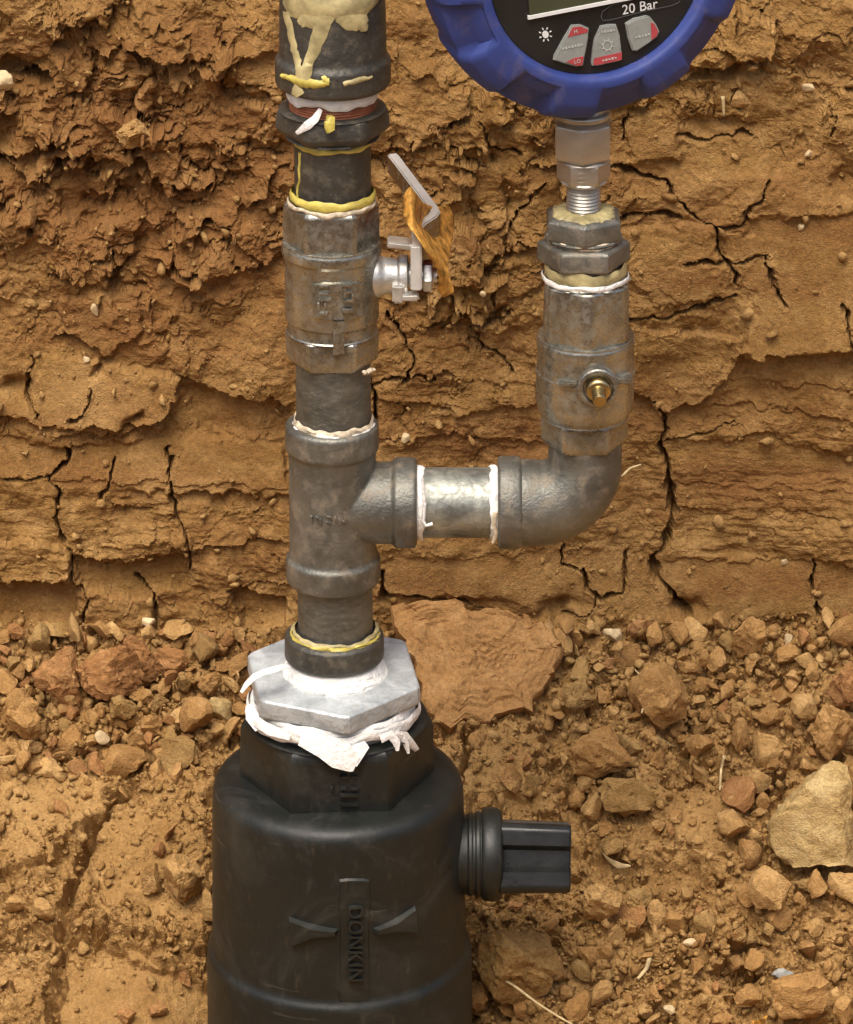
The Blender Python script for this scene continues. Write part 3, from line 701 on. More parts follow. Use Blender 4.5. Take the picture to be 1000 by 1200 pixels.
# named stones and clods: (u, v, width px, height px, material, name, label, mesh seed, cuts, rotation)
BIG = [
 (962, 957, 108, 122, STONE_Y, 'stone', 'large angular yellow stone lying on the spoil slope', 501, 12, 'stone', (0.72, 1.0, 1.0)),
 (905, 1042, 50, 48, CLOD[2], 'stone', 'pale yellow-brown stone just below the large yellow stone', 502, 9, 'stone', None),
 (992, 1035, 46, 42, CLOD[2], 'stone', 'rounded yellow stone cut by the picture edge under the large yellow one', 503, 9, 'stone', None),
 (606, 1112, 98, 96, CLOD[3], 'soil_clod', 'big grey-green soil clod below the black side plug', 504, 10, 'clod', None),
 (700, 1051, 50, 46, CLOD[2], 'soil_clod', 'pale tan clod right below the end of the side plug', 505, 9, 'clod', None),
 (772, 812, 72, 74, CLOD[0], 'soil_clod', 'square orange-brown clod with a straw stuck on its face', 506, 8, 'clod', None),
 (700, 875, 78, 60, CLOD[0], 'soil_clod', 'lumpy brown clod in front of the flat soil slab', 507, 9, 'clod', None),
 (676, 815, 40, 46, CLOD[3], 'soil_clod', 'dull brown clod against the right edge of the flat slab', 508, 9, 'clod', None),
 (897, 873, 42, 38, CLOD[2], 'stone', 'round tan stone above the large yellow stone', 509, 14, 'stone', None),
 (887, 912, 30, 26, CLOD[2], 'stone', 'small tan stone at the upper left of the yellow stone', 510, 10, 'stone', None),
 (868, 862, 24, 44, CLOD[0], 'soil_clod', 'upright ochre clod left of the round tan stone', 511, 8, 'clod', None),
 (946, 828, 34, 34, CLOD[2], 'stone', 'yellowish round stone beside the brown lump at the right', 512, 12, 'stone', None),
 (976, 850, 54, 70, CLOD[0], 'soil_clod', 'tall brown lump behind the large yellow stone', 513, 9, 'clod', None),
 (992, 800, 40, 60, CLOD[1], 'soil_clod', 'red-brown lump at the right picture edge above the stones', 514, 9, 'clod', None),
 (740, 930, 66, 48, CLOD[3], 'soil_clod', 'rounded grey-brown clod above the end of the plug', 515, 12, 'clod', None),
 (876, 742, 40, 44, CLOD[0], 'soil_clod', 'blocky clod standing against the foot of the wall', 516, 8, 'clod', None),
 (930, 1165, 70, 60, CLOD[0], 'soil_clod', 'angular brown clod beside the flat grey pebble', 517, 10, 'clod', None),
 (855, 965, 40, 30, CLOD[2], 'stone', 'pale stone half buried left of the large yellow stone', 518, 12, 'stone', None),
 (128, 785, 84, 62, CLOD[1], 'soil_clod', 'largest red-brown clod of the heap under the left wall', 521, 8, 'clod', None),
 (72, 795, 56, 74, CLOD[1], 'soil_clod', 'upright red-brown clod left of the largest red one', 522, 9, 'clod', None),
 (168, 778, 46, 50, CLOD[1], 'soil_clod', 'red-brown clod joined to the right of the largest red one', 523, 9, 'clod', None),
 (156, 757, 42, 28, CLOD[1], 'soil_clod', 'flat-topped reddish clod touching the foot of the left wall', 524, 9, 'clod', None),
 (203, 771, 46, 32, CLOD[1], 'soil_clod', 'low reddish clod right of the flat-topped one', 525, 9, 'clod', None),
 (18, 740, 26, 22, CLOD[1], 'soil_clod', 'small reddish clod at the left picture edge on the wall foot', 526, 9, 'clod', None),
 (74, 816, 30, 28, CLOD[2], 'soil_clod', 'square pale clod below the red-brown heap', 527, 8, 'clod', None),
 (22, 838, 46, 60, CLOD[0], 'soil_clod', 'lumpy ochre clod at the left picture edge', 528, 10, 'clod', None),
 (258, 829, 28, 34, STONE_Y, 'stone', 'bright yellow stone near the left side of the zinc bushing', 529, 9, 'stone', None),
 (178, 850, 28, 28, CLOD[0], 'soil_clod', 'smooth ochre clod in the middle of the left rubble', 530, 9, 'clod', None),
 (164, 812, 30, 22, CLOD[0], 'soil_clod', 'oval tan clod under the red-brown heap', 531, 12, 'clod', None),
 (244, 800, 30, 32, CLOD[0], 'soil_clod', 'rounded clod just above the bright yellow stone', 532, 12, 'clod', None),
 (143, 828, 34, 34, CLOD[3], 'soil_clod', 'dark brown clod in the upper middle of the left rubble', 533, 9, 'clod', None),
 (120, 861, 18, 18, PEBBLE_W, 'pebble', 'small orange-white pebble in the left rubble', 534, 9, 'pebble', None),
 (176, 1027, 24, 44, CLOD[2], 'stone', 'slanting pale flat stone left of the black riser', 535, 8, 'stone', (0.5, 0.6, 1.1)),
 (216, 1030, 50, 58, CLOD[2], 'soil_clod', 'knobbly pale clod touching the left side of the riser', 536, 9, 'clod', None),
 (18, 1057, 28, 24, CLOD[2], 'stone', 'pale stone by the left picture edge beside the furrow', 537, 9, 'stone', None),
 (50, 1062, 34, 30, CLOD[2], 'stone', 'pale stone next to the furrow in the left slope', 538, 9, 'stone', None),
 (244, 1058, 16, 44, CLOD[2], 'stone', 'narrow pale stone squeezed against the riser', 539, 9, 'stone', (0.5, 0.6, 1.2)),
 (916, 1140, 30, 16, PEBBLE_G, 'pebble', 'flat grey pebble near the lower right', 540, 12, 'pebble', None),
 (556, 1168, 44, 40, CLOD[0], 'soil_clod', 'ochre clod touching the right side of the riser low down', 541, 9, 'clod', None),
 (745, 1050, 30, 28, CLOD[3], 'soil_clod', 'small dull clod right of the pale tan one', 542, 8, 'clod', None),
 (770, 1070, 26, 36, CLOD[2], 'soil_clod', 'upright blocky clod in the gravelly patch', 543, 8, 'clod', None),
 (173, 729, 16, 12, PEBBLE_W, 'pebble', 'pale pebble wedged in the crack at the foot of the left wall', 544, 9, 'pebble', None),
 (2, 96, 34, 26, PEBBLE_W, 'stone', 'pale orange stone stuck in the upper left wall', 545, 9, 'stone', None),
 (948, 103, 14, 11, PEBBLE_W, 'pebble', 'white pebble high in the right wall', 546, 12, 'pebble', None),
 (948, 180, 10, 9, PEBBLE_W, 'pebble', 'small white pebble below the higher white pebble in the wall', 547, 12, 'pebble', None),
 (939, 266, 8, 8, PEBBLE_W, 'pebble', 'tiny white pebble in the smooth right wall', 548, 12, 'pebble', None),
 (868, 117, 26, 20, CLOD[2], 'stone', 'round tan stone in the wall right of the gauge', 549, 14, 'stone', None),
 (112, 363, 10, 16, PEBBLE_W, 'pebble', 'cream pebble in the left wall above the smooth ledge', 550, 9, 'pebble', None),
 (101, 421, 8, 8, PEBBLE_W, 'pebble', 'tiny cream pebble on the left ledge', 551, 9, 'pebble', None),
 (476, 513, 12, 12, PEBBLE_W, 'pebble', 'white pebble in the wall right of the tee', 552, 7, 'pebble', None),
 (919, 658, 9, 8, PEBBLE_W, 'pebble', 'small white pebble low in the right wall', 553, 9, 'pebble', None),
 (810, 1103, 16, 10, PEBBLE_W, 'pebble', 'white pebble on the gravelly patch', 554, 9, 'pebble', None),
 (784, 1182, 14, 10, PEBBLE_W, 'pebble', 'white pebble near the bottom of the slope', 555, 9, 'pebble', None),
 (720, 742, 26, 20, PEBBLE_W, 'pebble', 'cream stone at the top of the right rubble', 556, 9, 'pebble', None),
 (925, 748, 12, 14, PEBBLE_W, 'pebble', 'cream pebble below the right wall foot', 557, 9, 'pebble', None),
 (566, 345, 8, 8, PEBBLE_W, 'pebble', 'tiny pale pebble in the wall between the two risers', 558, 9, 'pebble', None),
 (155, 155, 40, 34, CLOD[2], 'soil_clod', 'yellowish crumbling block in the upper left wall', 559, 9, 'clod', None),
]
SPOTS = []
for (pu, pv, w, h, m, name, lab, seed, cuts, cat, sq) in BIG:
    p, sl_ = soil_at(pu, pv + h * 0.25)
    s = (p - CAM).dot(FWD) / FPX
    me = clod_mesh(name, seed, 5 if w > 80 else 4 if w > 28 else 3, cuts + 5, (0.11 if w < 60 else 0.085) if cat == 'clod' else 0.055, (1, 1, 1), (0.45, 0.82))
    co = np.array([v_.co[:] for v_ in me.vertices])
    ext = np.array([np.ptp(co[:, k]) for k in range(3)])
    rx = w * s; rz = h * s / 0.93
    if sq: pass
    ry = min(rx, rz) * (0.8 if w > 25 else 0.9)
    tgt = np.array([rx, ry, rz])
    for v_ in me.vertices: v_.co = Vector([v_.co[k] / ext[k] * tgt[k] for k in range(3)])
    o = link(name, me, m, label=lab, cat=cat, sharp=28)
    q = P(pu, pv, p.y); n = SN if sl_ else WNRM
    o.location = q + Vector((0, -1, 0.25)) * (ry * (0.40 if sl_ else 0.05))
    o.rotation_euler = (rnd.uniform(-0.15, 0.15), rnd.uniform(-0.12, 0.12), rnd.uniform(-0.25, 0.25))
    SPOTS.append((pu, pv, max(w, h) / 2))
# the flat slab of soil leaning against the wall's foot
slab_px = [(456, 706), (520, 700), (560, 712), (610, 716), (648, 738), (658, 762), (645, 795), (622, 832), (575, 842), (520, 852), (498, 828), (480, 770)]
def slab(name, poly, seed, thick, lift, m, label):
    pts = []
    n = len(poly); rs = random.Random(seed)
    dens = []
    for i in range(n):
        a, b_ = poly[i], poly[(i + 1) % n]
        for t_ in (0, 0.17, 0.33, 0.5, 0.67, 0.83):
            dens.append((a[0] + (b_[0] - a[0]) * t_ + rs.uniform(-5, 5), a[1] + (b_[1] - a[1]) * t_ + rs.uniform(-5, 5)))
    cu = sum(p[0] for p in poly) / n; cv = sum(p[1] for p in poly) / n
    c0, _ = soil_at(cu, cv); c0 = c0 + Vector((0, -1, 0.8)).normalized() * lift
    pn = Vector((0, -0.85, 0.75)).normalized()
    def onp(pu, pv):
        r = ray(pu, pv); return CAM + r * ((c0 - CAM).dot(pn) / r.dot(pn))
    V = []; F = []; K = 40; M = len(dens)
    for k in range(K + 1):
        f = 1 - k / K
        for (a, b_) in dens:
            q = onp(cu + (a - cu) * f, cv + (b_ - cv) * f)
            nz = float(perlin(q.x * 90, q.z * 90, seed)) * 0.0022 + float(perlin(q.x * 260, q.z * 260, seed + 1)) * 0.0010 - abs(float(perlin(q.x * 480, q.z * 520, seed + 4))) * 0.0010 + float(perlin(q.x * 900, q.z * 900, seed + 2)) * 0.0007
            edge = -0.0022 if k == 0 else 0
            V.append(q + pn * (nz + edge))
    for k in range(K):
        for j in range(M):
            a = k * M + j; b_ = k * M + (j + 1) % M; F.append((a, b_, b_ + M, a + M))
    back = len(V)
    for (a, b_) in dens:
        q = onp(cu + (a - cu) * 0.97, cv + (b_ - cv) * 0.97); V.append(q - pn * thick)
    for j in range(M): F.append((j, back + j, back + (j + 1) % M, (j + 1) % M))
    F.append(tuple(range(back, back + M)))
    me = from_py(name, V, F)
    bm = bmesh.new(); bm.from_mesh(me); bmesh.ops.remove_doubles(bm, verts=bm.verts, dist=1e-6); bmesh.ops.recalc_face_normals(bm, faces=bm.faces); bm.to_mesh(me); bm.free()
    return link(name, me, m, label=label, cat='clod', sharp=45)
slab('soil_slab', slab_px, 61, 0.016, 0.010, SLAB, 'broad flat slab of red-brown soil leaning behind the zinc bushing')
SPOTS.append((560, 775, 85))

# loose clods, each its own thing
ZONES = [  # u0, u1, v0, v1, count, size range, label, group
 (0, 290, 742, 905, 118, (14, 42), ' clod in the loose rubble left of the zinc bushing', 'rubble left of the bushing'),
 (640, 1000, 725, 860, 75, (13, 38), ' clod in the rubble along the foot of the right wall', 'rubble under the right wall'),
 (560, 1000, 860, 1010, 45, (9, 32), ' clod on the slope around the large yellow stone', 'clods on the middle of the right slope'),
 (555, 1000, 1040, 1200, 64, (11, 30), ' clod in the gravelly patch below the side plug', 'clods low on the right slope'),
 (0, 245, 905, 1200, 14, (8, 20), ' clod on the smoother slope left of the black riser', 'clods low on the left slope'),
]
MARKS = [(962, 957, 55, 'large yellow stone'), (606, 1112, 48, 'grey-green clod'), (772, 812, 36, 'square orange clod'), (700, 875, 36, 'lumpy brown clod'), (897, 873, 20, 'round tan stone'),
         (740, 930, 30, 'rounded grey-brown clod'), (916, 1140, 14, 'flat grey pebble'), (128, 785, 40, 'largest red clod'), (74, 816, 15, 'square pale clod'), (258, 829, 15, 'bright yellow stone'),
         (120, 861, 9, 'orange-white pebble'), (216, 1030, 26, 'knobbly pale clod'), (176, 1027, 16, 'slanting flat stone'), (810, 1103, 8, 'white gravel pebble'), (784, 1182, 7, 'lowest white pebble'),
         (720, 742, 12, 'cream stone'), (925, 748, 7, 'cream pebble'), (844, 905, 16, 'upright straw'), (600, 1152, 10, 'long straw'), (575, 775, 80, 'flat soil slab'), (625, 1000, 50, 'side plug'),
         (392, 800, 110, 'zinc bushing'), (876, 742, 20, 'blocky wall-foot clod'), (976, 850, 30, 'tall brown lump'), (700, 1051, 24, 'pale tan clod'), (22, 838, 26, 'lumpy ochre clod'), (905, 1042, 24, 'pale yellow-brown stone'),
         (164, 812, 14, 'oval tan clod'), (178, 850, 14, 'smooth ochre clod'), (723, 1006, 16, 'curled pale leaf'), (930, 1165, 34, 'angular brown clod')]
USED = {}
rz = random.Random(3)
for (u0, u1, v0, v1, cnt, (s0, s1), lab, grp0) in ZONES:
    made = 0; tries = 0
    while made < cnt and tries < cnt * 40:
        tries += 1
        pu, pv = rz.uniform(u0, u1), rz.uniform(v0, v1)
        w = s0 + (s1 - s0) * rz.random() ** 1.8
        if any(math.hypot(pu - a, pv - b_) < (r_ + w / 2) * 0.80 for a, b_, r_ in SPOTS): continue
        if 230 < pu < 560 and pv > 860: continue
        if 540 < pu < 680 and 940 < pv < 1060: continue
        p, sl_ = soil_at(pu, pv)
        if not sl_: continue
        s = (p - CAM).dot(FWD) / FPX
        mm_ = rz.choices(CLOD, (5, 3 if pu < 300 else 1.2, 2.2, 1.5))[0]
        me = lib_mesh(rz.randrange(NV), mm_)
        o = bpy.data.objects.new('soil_clod', me); COL.objects.link(o)
        r_ = w * s * 0.86
        o.scale = (r_ * rz.uniform(0.9, 1.25), r_ * rz.uniform(0.85, 1.1), r_ * rz.uniform(0.75, 1.1))
        o.rotation_euler = (rz.uniform(0, 6.3), rz.uniform(0, 6.3), rz.uniform(0, 6.3))
        o.location = p + SN * r_ * 0.36
        tone = {CLOD[0]: 'ochre', CLOD[1]: 'reddish', CLOD[2]: 'pale', CLOD[3]: 'dull brown'}[mm_]
        size = 'larger ' if w > s0 + 0.62 * (s1 - s0) else 'medium ' if w > s0 + 0.3 * (s1 - s0) else 'small '
        ms = sorted(MARKS, key=lambda e: math.hypot(pu - e[0], pv - e[1]) - e[2])[:2]
        def rel(e):
            du, dv = pu - e[0], pv - e[1]
            return (('right of' if du > 0 else 'left of') if abs(du) > abs(dv) else ('below' if dv > 0 else 'above')) + ' the ' + e[3]
        gap = math.hypot(pu - ms[0][0], pv - ms[0][1]) - ms[0][2]
        txt = size + tone + ' clod ' + ('just ' if gap < 22 else '') + rel(ms[0]) + ' and ' + rel(ms[1])
        if len(txt.split()) > 16: txt = size + tone + ' clod ' + rel(ms[0]) + ' and ' + rel(ms[1])
        if len(txt.split()) > 16: txt = tone + ' clod ' + rel(ms[0]) + ' and ' + rel(ms[1])
        grp = USED.setdefault(txt, grp0)
        tag(o, txt, 'clod', grp)
        SPOTS.append((pu, pv, w / 2)); made += 1

# crumbs too small to count
def crumbs(name, n, sub, smin, smax, dens, seed):
    rs = np.random.RandomState(seed); bm = bmesh.new(); bmesh.ops.create_icosphere(bm, subdivisions=sub, radius=1.0)
    bv_ = np.array([q.co[:] for q in bm.verts]); bf = np.array([[q.index for q in f.verts] for f in bm.faces]); bm.free()
    pos = []; siz = []; nr_ = []
    tries = 0
    while len(pos) < n and tries < n * 12:
        tries += 1
        pu, pv = rs.uniform(-40, 1040), rs.uniform(-30, 1240)
        if rs.rand() > dens(pu, pv): continue
        p, sl_ = soil_at(pu, pv)
        if 230 < pu < 560 and pv > 900 and p.y < 0.045 and abs(p.x) < 0.05: continue
        w = smin + (smax - smin) * rs.rand() ** 2.5
        r_ = w * 0.5 * (p - CAM).dot(FWD) / FPX
        nn_ = SN if sl_ else WNRM
        pos.append(np.array(p[:]) + np.array(nn_[:]) * r_ * 0.3 + rs.normal(size=3) * 0.0004); siz.append(r_)
    n = len(pos); pos = np.array(pos); siz = np.array(siz)
    tmpl = []
    for k in range(24):
        c = bv_.copy()
        for _ in range(9):
            d_ = rs.normal(size=3); d_ /= np.linalg.norm(d_); c -= np.maximum(c @ d_ - rs.uniform(0.22, 0.62), 0)[:, None] * d_
        tmpl.append(c * rs.uniform(0.9, 1.12, (len(c), 1)) * 1.45)
    T = np.array(tmpl)[rs.randint(0, 24, n)] * rs.uniform(0.65, 1.25, (n, 1, 3))
    q = rs.normal(size=(n, 4)); q /= np.linalg.norm(q, axis=1)[:, None]
    w_, x_, y_, z_ = q.T
    R = np.stack([1 - 2 * (y_ * y_ + z_ * z_), 2 * (x_ * y_ - w_ * z_), 2 * (x_ * z_ + w_ * y_), 2 * (x_ * y_ + w_ * z_), 1 - 2 * (x_ * x_ + z_ * z_), 2 * (y_ * z_ - w_ * x_),
                  2 * (x_ * z_ - w_ * y_), 2 * (y_ * z_ + w_ * x_), 1 - 2 * (x_ * x_ + y_ * y_)], -1).reshape(n, 3, 3)
    T = np.einsum('nij,nvj->nvi', R, T) * siz[:, None, None] + pos[:, None, :]
    Fs = (bf[None] + (np.arange(n) * len(bv_))[:, None, None]).reshape(-1, 3)
    me = bpy.data.meshes.new(name)
    me.vertices.add(n * len(bv_)); me.vertices.foreach_set('co', T.astype(np.float32).ravel())
    me.loops.add(Fs.size); me.loops.foreach_set('vertex_index', Fs.ravel().astype(np.int32))
    me.polygons.add(len(Fs)); me.polygons.foreach_set('loop_start', np.arange(0, Fs.size, 3, dtype=np.int32))
    tint = np.zeros((n, 4), np.float32); tint[:, 0] = np.clip(rs.normal(0.0, 0.2, n), 0, 0.6); tint[:, 1] = np.clip(rs.normal(0.6, 0.35, n), 0, 1.0); tint[:, 3] = 1
    at = me.attributes.new('tint', 'FLOAT_COLOR', 'POINT'); at.data.foreach_set('color', np.repeat(tint, len(bv_), 0).ravel())
    me.update(calc_edges=True)
    return me
def g(pu, pv, cu, cv, ru, rv): return math.exp(-((pu - cu) / ru) ** 2 - ((pv - cv) / rv) ** 2)
def dens_slope(pu, pv):
    if pv < 722: return 0.02
    d = 0.16 + 0.95 * g(pu, pv, 130, 840, 150, 60) + 0.8 * g(pu, pv, 850, 770, 200, 60) + 0.8 * g(pu, pv, 760, 1120, 120, 60) + 0.5 * g(pu, pv, 690, 870, 90, 60) + 0.5 * g(pu, pv, 860, 900, 60, 60) + 0.6 * g(pu, pv, 600, 1180, 60, 40)
    d *= 1 - 0.95 * g(pu, pv, 170, 1170, 90, 45)
    return min(1, d)
def dens_wall(pu, pv):
    if pv > 722: return 0
    return min(1, 0.05 + 0.75 * g(pu, pv, 160, 200, 190, 190) + 0.6 * g(pu, pv, 540, 260, 130, 160) + 0.6 * g(pu, pv, 860, 70, 160, 60) + 0.4 * g(pu, pv, 200, 660, 160, 30) + 0.4 * g(pu, pv, 40, 655, 50, 20) + 0.3 * g(pu, pv, 850, 120, 60, 40))
for nm, n_, sub, a, b_, dn, sd, lab in (('soil_crumbs', 3800, 1, 5, 17, dens_slope, 5, 'pea-sized soil crumbs strewn over the spoil slope'),
                                        ('soil_grit', 5000, 0, 1.8, 6, dens_slope, 6, 'fine soil grit scattered over the spoil slope'),
                                        ('wall_crumbs', 450, 1, 3, 10, dens_wall, 8, 'crumbs of soil clinging to the trench wall')):
    link(nm, crumbs(nm, n_, sub, a, b_, dn, sd), CRUMB, label=lab, cat='soil crumbs', kind='stuff', sharp=None)


# ------------------------------------------------------------------ pipework
def S(v, px, y=0.0): return px * scl(v, y)
def tape_ring(name, u, v0, v1, r, seed, m, y=0.0, amp=0.10, vamp=2.5, seg=120, thick=1.5, axis=None):
    """an uneven wound band of thread tape; rows v0..v1 (or x range if axis is 'x'), radius r in photo pixels"""
    V = []; F = []; K = 6
    rs = np.random.RandomState(seed)
    ph = rs.uniform(0, 6.28, 8)
    for j in range(seg):
        th = 2 * math.pi * j / seg
        w1 = sum(math.sin(th * (k + 2) + ph[k]) for k in range(4)) / 4 + 0.5 * math.sin(th * 11 + ph[1]) * math.sin(th * 4 + ph[5])
        w2 = sum(math.sin(th * (k + 3) + ph[k + 4]) for k in range(4)) / 4 + 0.5 * math.sin(th * 11 + ph[1]) * math.sin(th * 4 + ph[5])
        for k in range(K):
            f = k / (K - 1)
            bulge = math.sin(math.pi * f) ** 0.6
            rr_ = r - thick + thick * 2 * bulge * (0.75 + amp * 1.2 * math.sin(th * 5 + ph[k]) + amp * 0.8 * math.sin(th * 9 + ph[(k + 3) % 8]) + rs.uniform(-amp, amp) * 0.5)
            a = (v0 + w1 * vamp) * (1 - f) + (v1 + w2 * vamp) * f
            if axis is None:
                c = P(u, a, y); q = S(a, rr_, y)
                V.append(Vector((c.x + q * math.sin(th), y - q * math.cos(th), c.z)))
            else:
                c = P(a, axis, y); q = S(axis, rr_, y)
                V.append(Vector((c.x, y - q * math.cos(th), c.z + q * math.sin(th))))
    for j in range(seg):
        for k in range(K - 1):
            a = j * K + k; b_ = ((j + 1) % seg) * K + k
            F.append((a, b_, b_ + 1, a + 1))
    me = from_py(name, V, F)
    bm = bmesh.new(); bm.from_mesh(me); bmesh.ops.recalc_face_normals(bm, faces=bm.faces); bm.to_mesh(me); bm.free()
    return link(name, me, m, sharp=60)
def cyl_pt(u, v, uc, r, out=0.0):
    """point on the front of an upright cylinder (centre column uc, radius r px) seen at (u, v)"""
    y = -S(v, r)
    for _ in range(6):
        xc = P(uc, v, 0).x; R = S(v, r)
        p = P(u, v, y); dx = max(-R * 0.98, min(R * 0.98, p.x - xc)); y = -math.sqrt(R * R - dx * dx)
    p = P(u, v, y); nrm_ = Vector((p.x - P(uc, v, 0).x, y, 0)).normalized()
    return p + nrm_ * out, nrm_
def emboss(name, poly, uc, r, h, inset=0.25):
    """a raised shape with sloping sides on an upright cylinder's front; poly in photo pixels"""
    n = len(poly); cu = sum(p[0] for p in poly) / n; cv = sum(p[1] for p in poly) / n
    V = [cyl_pt(a, b_, uc, r, -0.0004)[0] for a, b_ in poly]
    for a, b_ in poly:
        d = math.hypot(a - cu, b_ - cv) or 1; k = min(inset * 4 / d, 0.45) if inset else 0
        V.append(cyl_pt(a + (cu - a) * k, b_ + (cv - b_) * k, uc, r, h)[0])
    F = [(i, (i + 1) % n, n + (i + 1) % n, n + i) for i in range(n)] + [tuple(range(n, 2 * n))]
    me = from_py(name, V, F)
    bm = bmesh.new(); bm.from_mesh(me); bmesh.ops.recalc_face_normals(bm, faces=bm.faces); bm.to_mesh(me); bm.free()
    return me
def drip(name, pts, uc, r, h):
    """a smear of sealant on the front of an upright cylinder: [(u, v, width px)] """
    fine = []
    for (a, b_) in zip(pts[:-1], pts[1:]):
        for k in range(4):
            f = k / 4; fine.append(tuple(a[i] + (b_[i] - a[i]) * f + (rnd.uniform(-1, 1) if i < 2 else rnd.uniform(-1.2, 1.2)) for i in range(3)))
    fine.append(pts[-1])
    P3 = []; NN = []; W = []
    for a, b_, w in fine:
        rr_ = r(b_) if callable(r) else r
        p, n_ = cyl_pt(a, b_, uc, rr_, 0.0); P3.append(p); NN.append(n_); W.append(S(b_, max(w, 1.5)))
    return ribbon(name, P3, W, h, NN)
def text_mesh(name, body, size, extrude, place, spacing=1.0):
    c = bpy.data.curves.new(name, 'FONT'); c.body = body; c.size = size; c.extrude = extrude; c.align_x = 'CENTER'; c.align_y = 'CENTER'
    c.space_character = spacing; c.resolution_u = 3
    o = bpy.data.objects.new(name, c); COL.objects.link(o)
    dg = bpy.context.evaluated_depsgraph_get()
    me = bpy.data.meshes.new_from_object(o.evaluated_get(dg)); bpy.data.objects.remove(o); bpy.data.curves.remove(c)
    me.name = name
    for v_ in me.vertices: v_.co = place(v_.co)
    me.materials.clear()
    return me
HEX_FLAT = (6, 0.0, 0.975); HEX_F = (6, 0.0, 1.0); HEX_V = (6, math.radians(30), 1.0); OCT = (8, 0.0, 1.0)

# --- black coupling at the top, smeared with sealant
UC = 390
t = thing('pipe_coupling', 'black iron pipe coupling smeared with dried sealant at the top of the left riser', 'pipe fitting', P(UC, 100))
put(link('body', vlathe('body', UC, [(-110, 60), (-20, 60), (0, 62), (12, 62.5), (62, 63), (68, 68), (95, 68), (99, 63), (99, 48)]), IRON_DARK), t)
put(link('pipe', vlathe('pipe', UC, [(-700, 46), (-100, 46)]), PIPE), t)
rc = lambda v: 62.8 if v < 76 else 68.0
for pts, h_, m_ in (
    ([(333, -16, 34), (345, 2, 40), (362, 6, 34), (384, 10, 26), (402, 12, 24), (425, 4, 30), (448, -14, 22)], 0.0007, PASTE_OLD),
    ([(336, 14, 16), (340, 34, 13), (345, 58, 12), (350, 78, 12), (353, 94, 14)], 0.00035, PASTE_OLD),
    ([(382, 12, 26), (378, 30, 20), (370, 52, 15), (362, 74, 13), (357, 94, 14)], 0.0004, PASTE_OLD),
    ([(356, 14, 30), (362, 22, 30), (370, 28, 14)], 0.0003, PASTE_OLD),
    ([(398, 16, 20), (412, 22, 26), (424, 26, 22), (428, 36, 8)], 0.0005, PASTE_OLD),
    ([(330, 88, 5), (342, 92, 8), (356, 97, 14), (372, 99, 10), (386, 98, 6)], 0.0006, PASTE_Y),
    ([(378, 92, 8), (386, 96, 10)], 0.0006, PASTE_Y), ([(402, 99, 5), (416, 96, 8), (436, 90, 4)], 0.0004, PASTE_OLD), ([(344, 104, 16), (352, 112, 14)], 0.0003, PASTE_OLD)):
    put(link('sealant_smear', drip('sealant_smear', pts, UC, rc, h_), m_, sharp=60), t)
# --- reducing nipple below it
t = thing('reducing_nipple', 'dark nipple with a faceted collar above the left ball valve', 'pipe fitting', P(UC, 220))
put(link('thread', vlathe('thread', UC, [(90, 50), (100, 50.5)] + [(102 + k * 3.2 + d, 51.5 - 2.2 * d) for k in range(8) for d in (0, 1)] + [(130, 48)], round_=0), PRIMER), t)
put(link('collar', vlathe('collar', UC, [(124, 50), (125, 61), (128, 67, (6, 0.06, 0.97)), (147, 69.5, (6, 0.06, 0.97)), (154, 63, (6, 0.06, 1.0)), (158, 54), (160, 46)], seg=144), IRON_DARK, sharp=20), t)
put(link('pipe', vlathe('pipe', UC, [(156, 45), (240, 45)]), IRON_DARK), t)
put(tape_ring('thread_tape', UC, 100, 113, 54, 3, TAPE, vamp=3.0), t)
put(link('tape_end', ribbon('tape_end', [cyl_pt(376, 128, UC, 56)[0], cyl_pt(371, 138, UC, 60, 0.001)[0], cyl_pt(362, 146, UC, 66, 0.001)[0], cyl_pt(350, 155, UC, 67, 0.001)[0]], [0.0013, 0.0022, 0.0026, 0.0011], 0.0002, [Vector((0.3, -1, 0.2)), Vector((-0.2, -1, 0.4)), Vector((0.1, -1, 0.1)), Vector((-0.3, -1, 0.3))]), TAPE), t)
put(link('sealant_smear', drip('sealant_smear', [(388, 136, 9), (386, 145, 12), (388, 154, 11)], UC, lambda v: 55 if v < 140 else 66, 0.0008), PASTE_Y), t)
put(tape_ring('sealant_ring', UC, 161, 167, 46.5, 5, PASTE_Y, vamp=1.6, thick=1.0), t)
put(link('sealant_smear', drip('sealant_smear', [(352, 178, 5), (351, 205, 3), (349, 232, 5)], UC, 45, 0.0004), PASTE_Y), t)
put(tape_ring('sealant_ring', UC, 222, 234, 50, 6, PASTE_Y, vamp=2.2, thick=1.6), t)

# --- left ball valve
t = thing('ball_valve', 'nickel ball valve with a plated lever turned towards the soil wall', 'valve', P(389, 340))
ph = [(234, 47), (236, 54, HEX_FLAT), (240, 57.5, HEX_FLAT), (280, 58, HEX_FLAT), (283, 57), (286, 58.5), (295, 58.5), (299, 55), (330, 55), (370, 55), (373, 52), (385, 52), (388, 56.5, HEX_FLAT), (416, 55, HEX_FLAT), (421, 52, HEX_FLAT), (421, 42)]
body = put(link('body', vlathe('body', 389, ph, round_=0.0005, seg=144), NICKEL, sharp=18), t)
put(tape_ring('thread_tape', 389, 232, 238, 52, 9, TAPE_DIRTY, vamp=2.0, thick=1.0), t)
plaque = put(link('maker_plate', emboss('maker_plate', [(366, 332), (380, 330), (395, 330), (410, 329), (424, 330), (425, 350), (424, 371), (410, 374), (395, 375), (380, 374), (367, 371), (366, 350)], 389, 55, 0.0010, 0.5), NICKEL), t)
mk = []
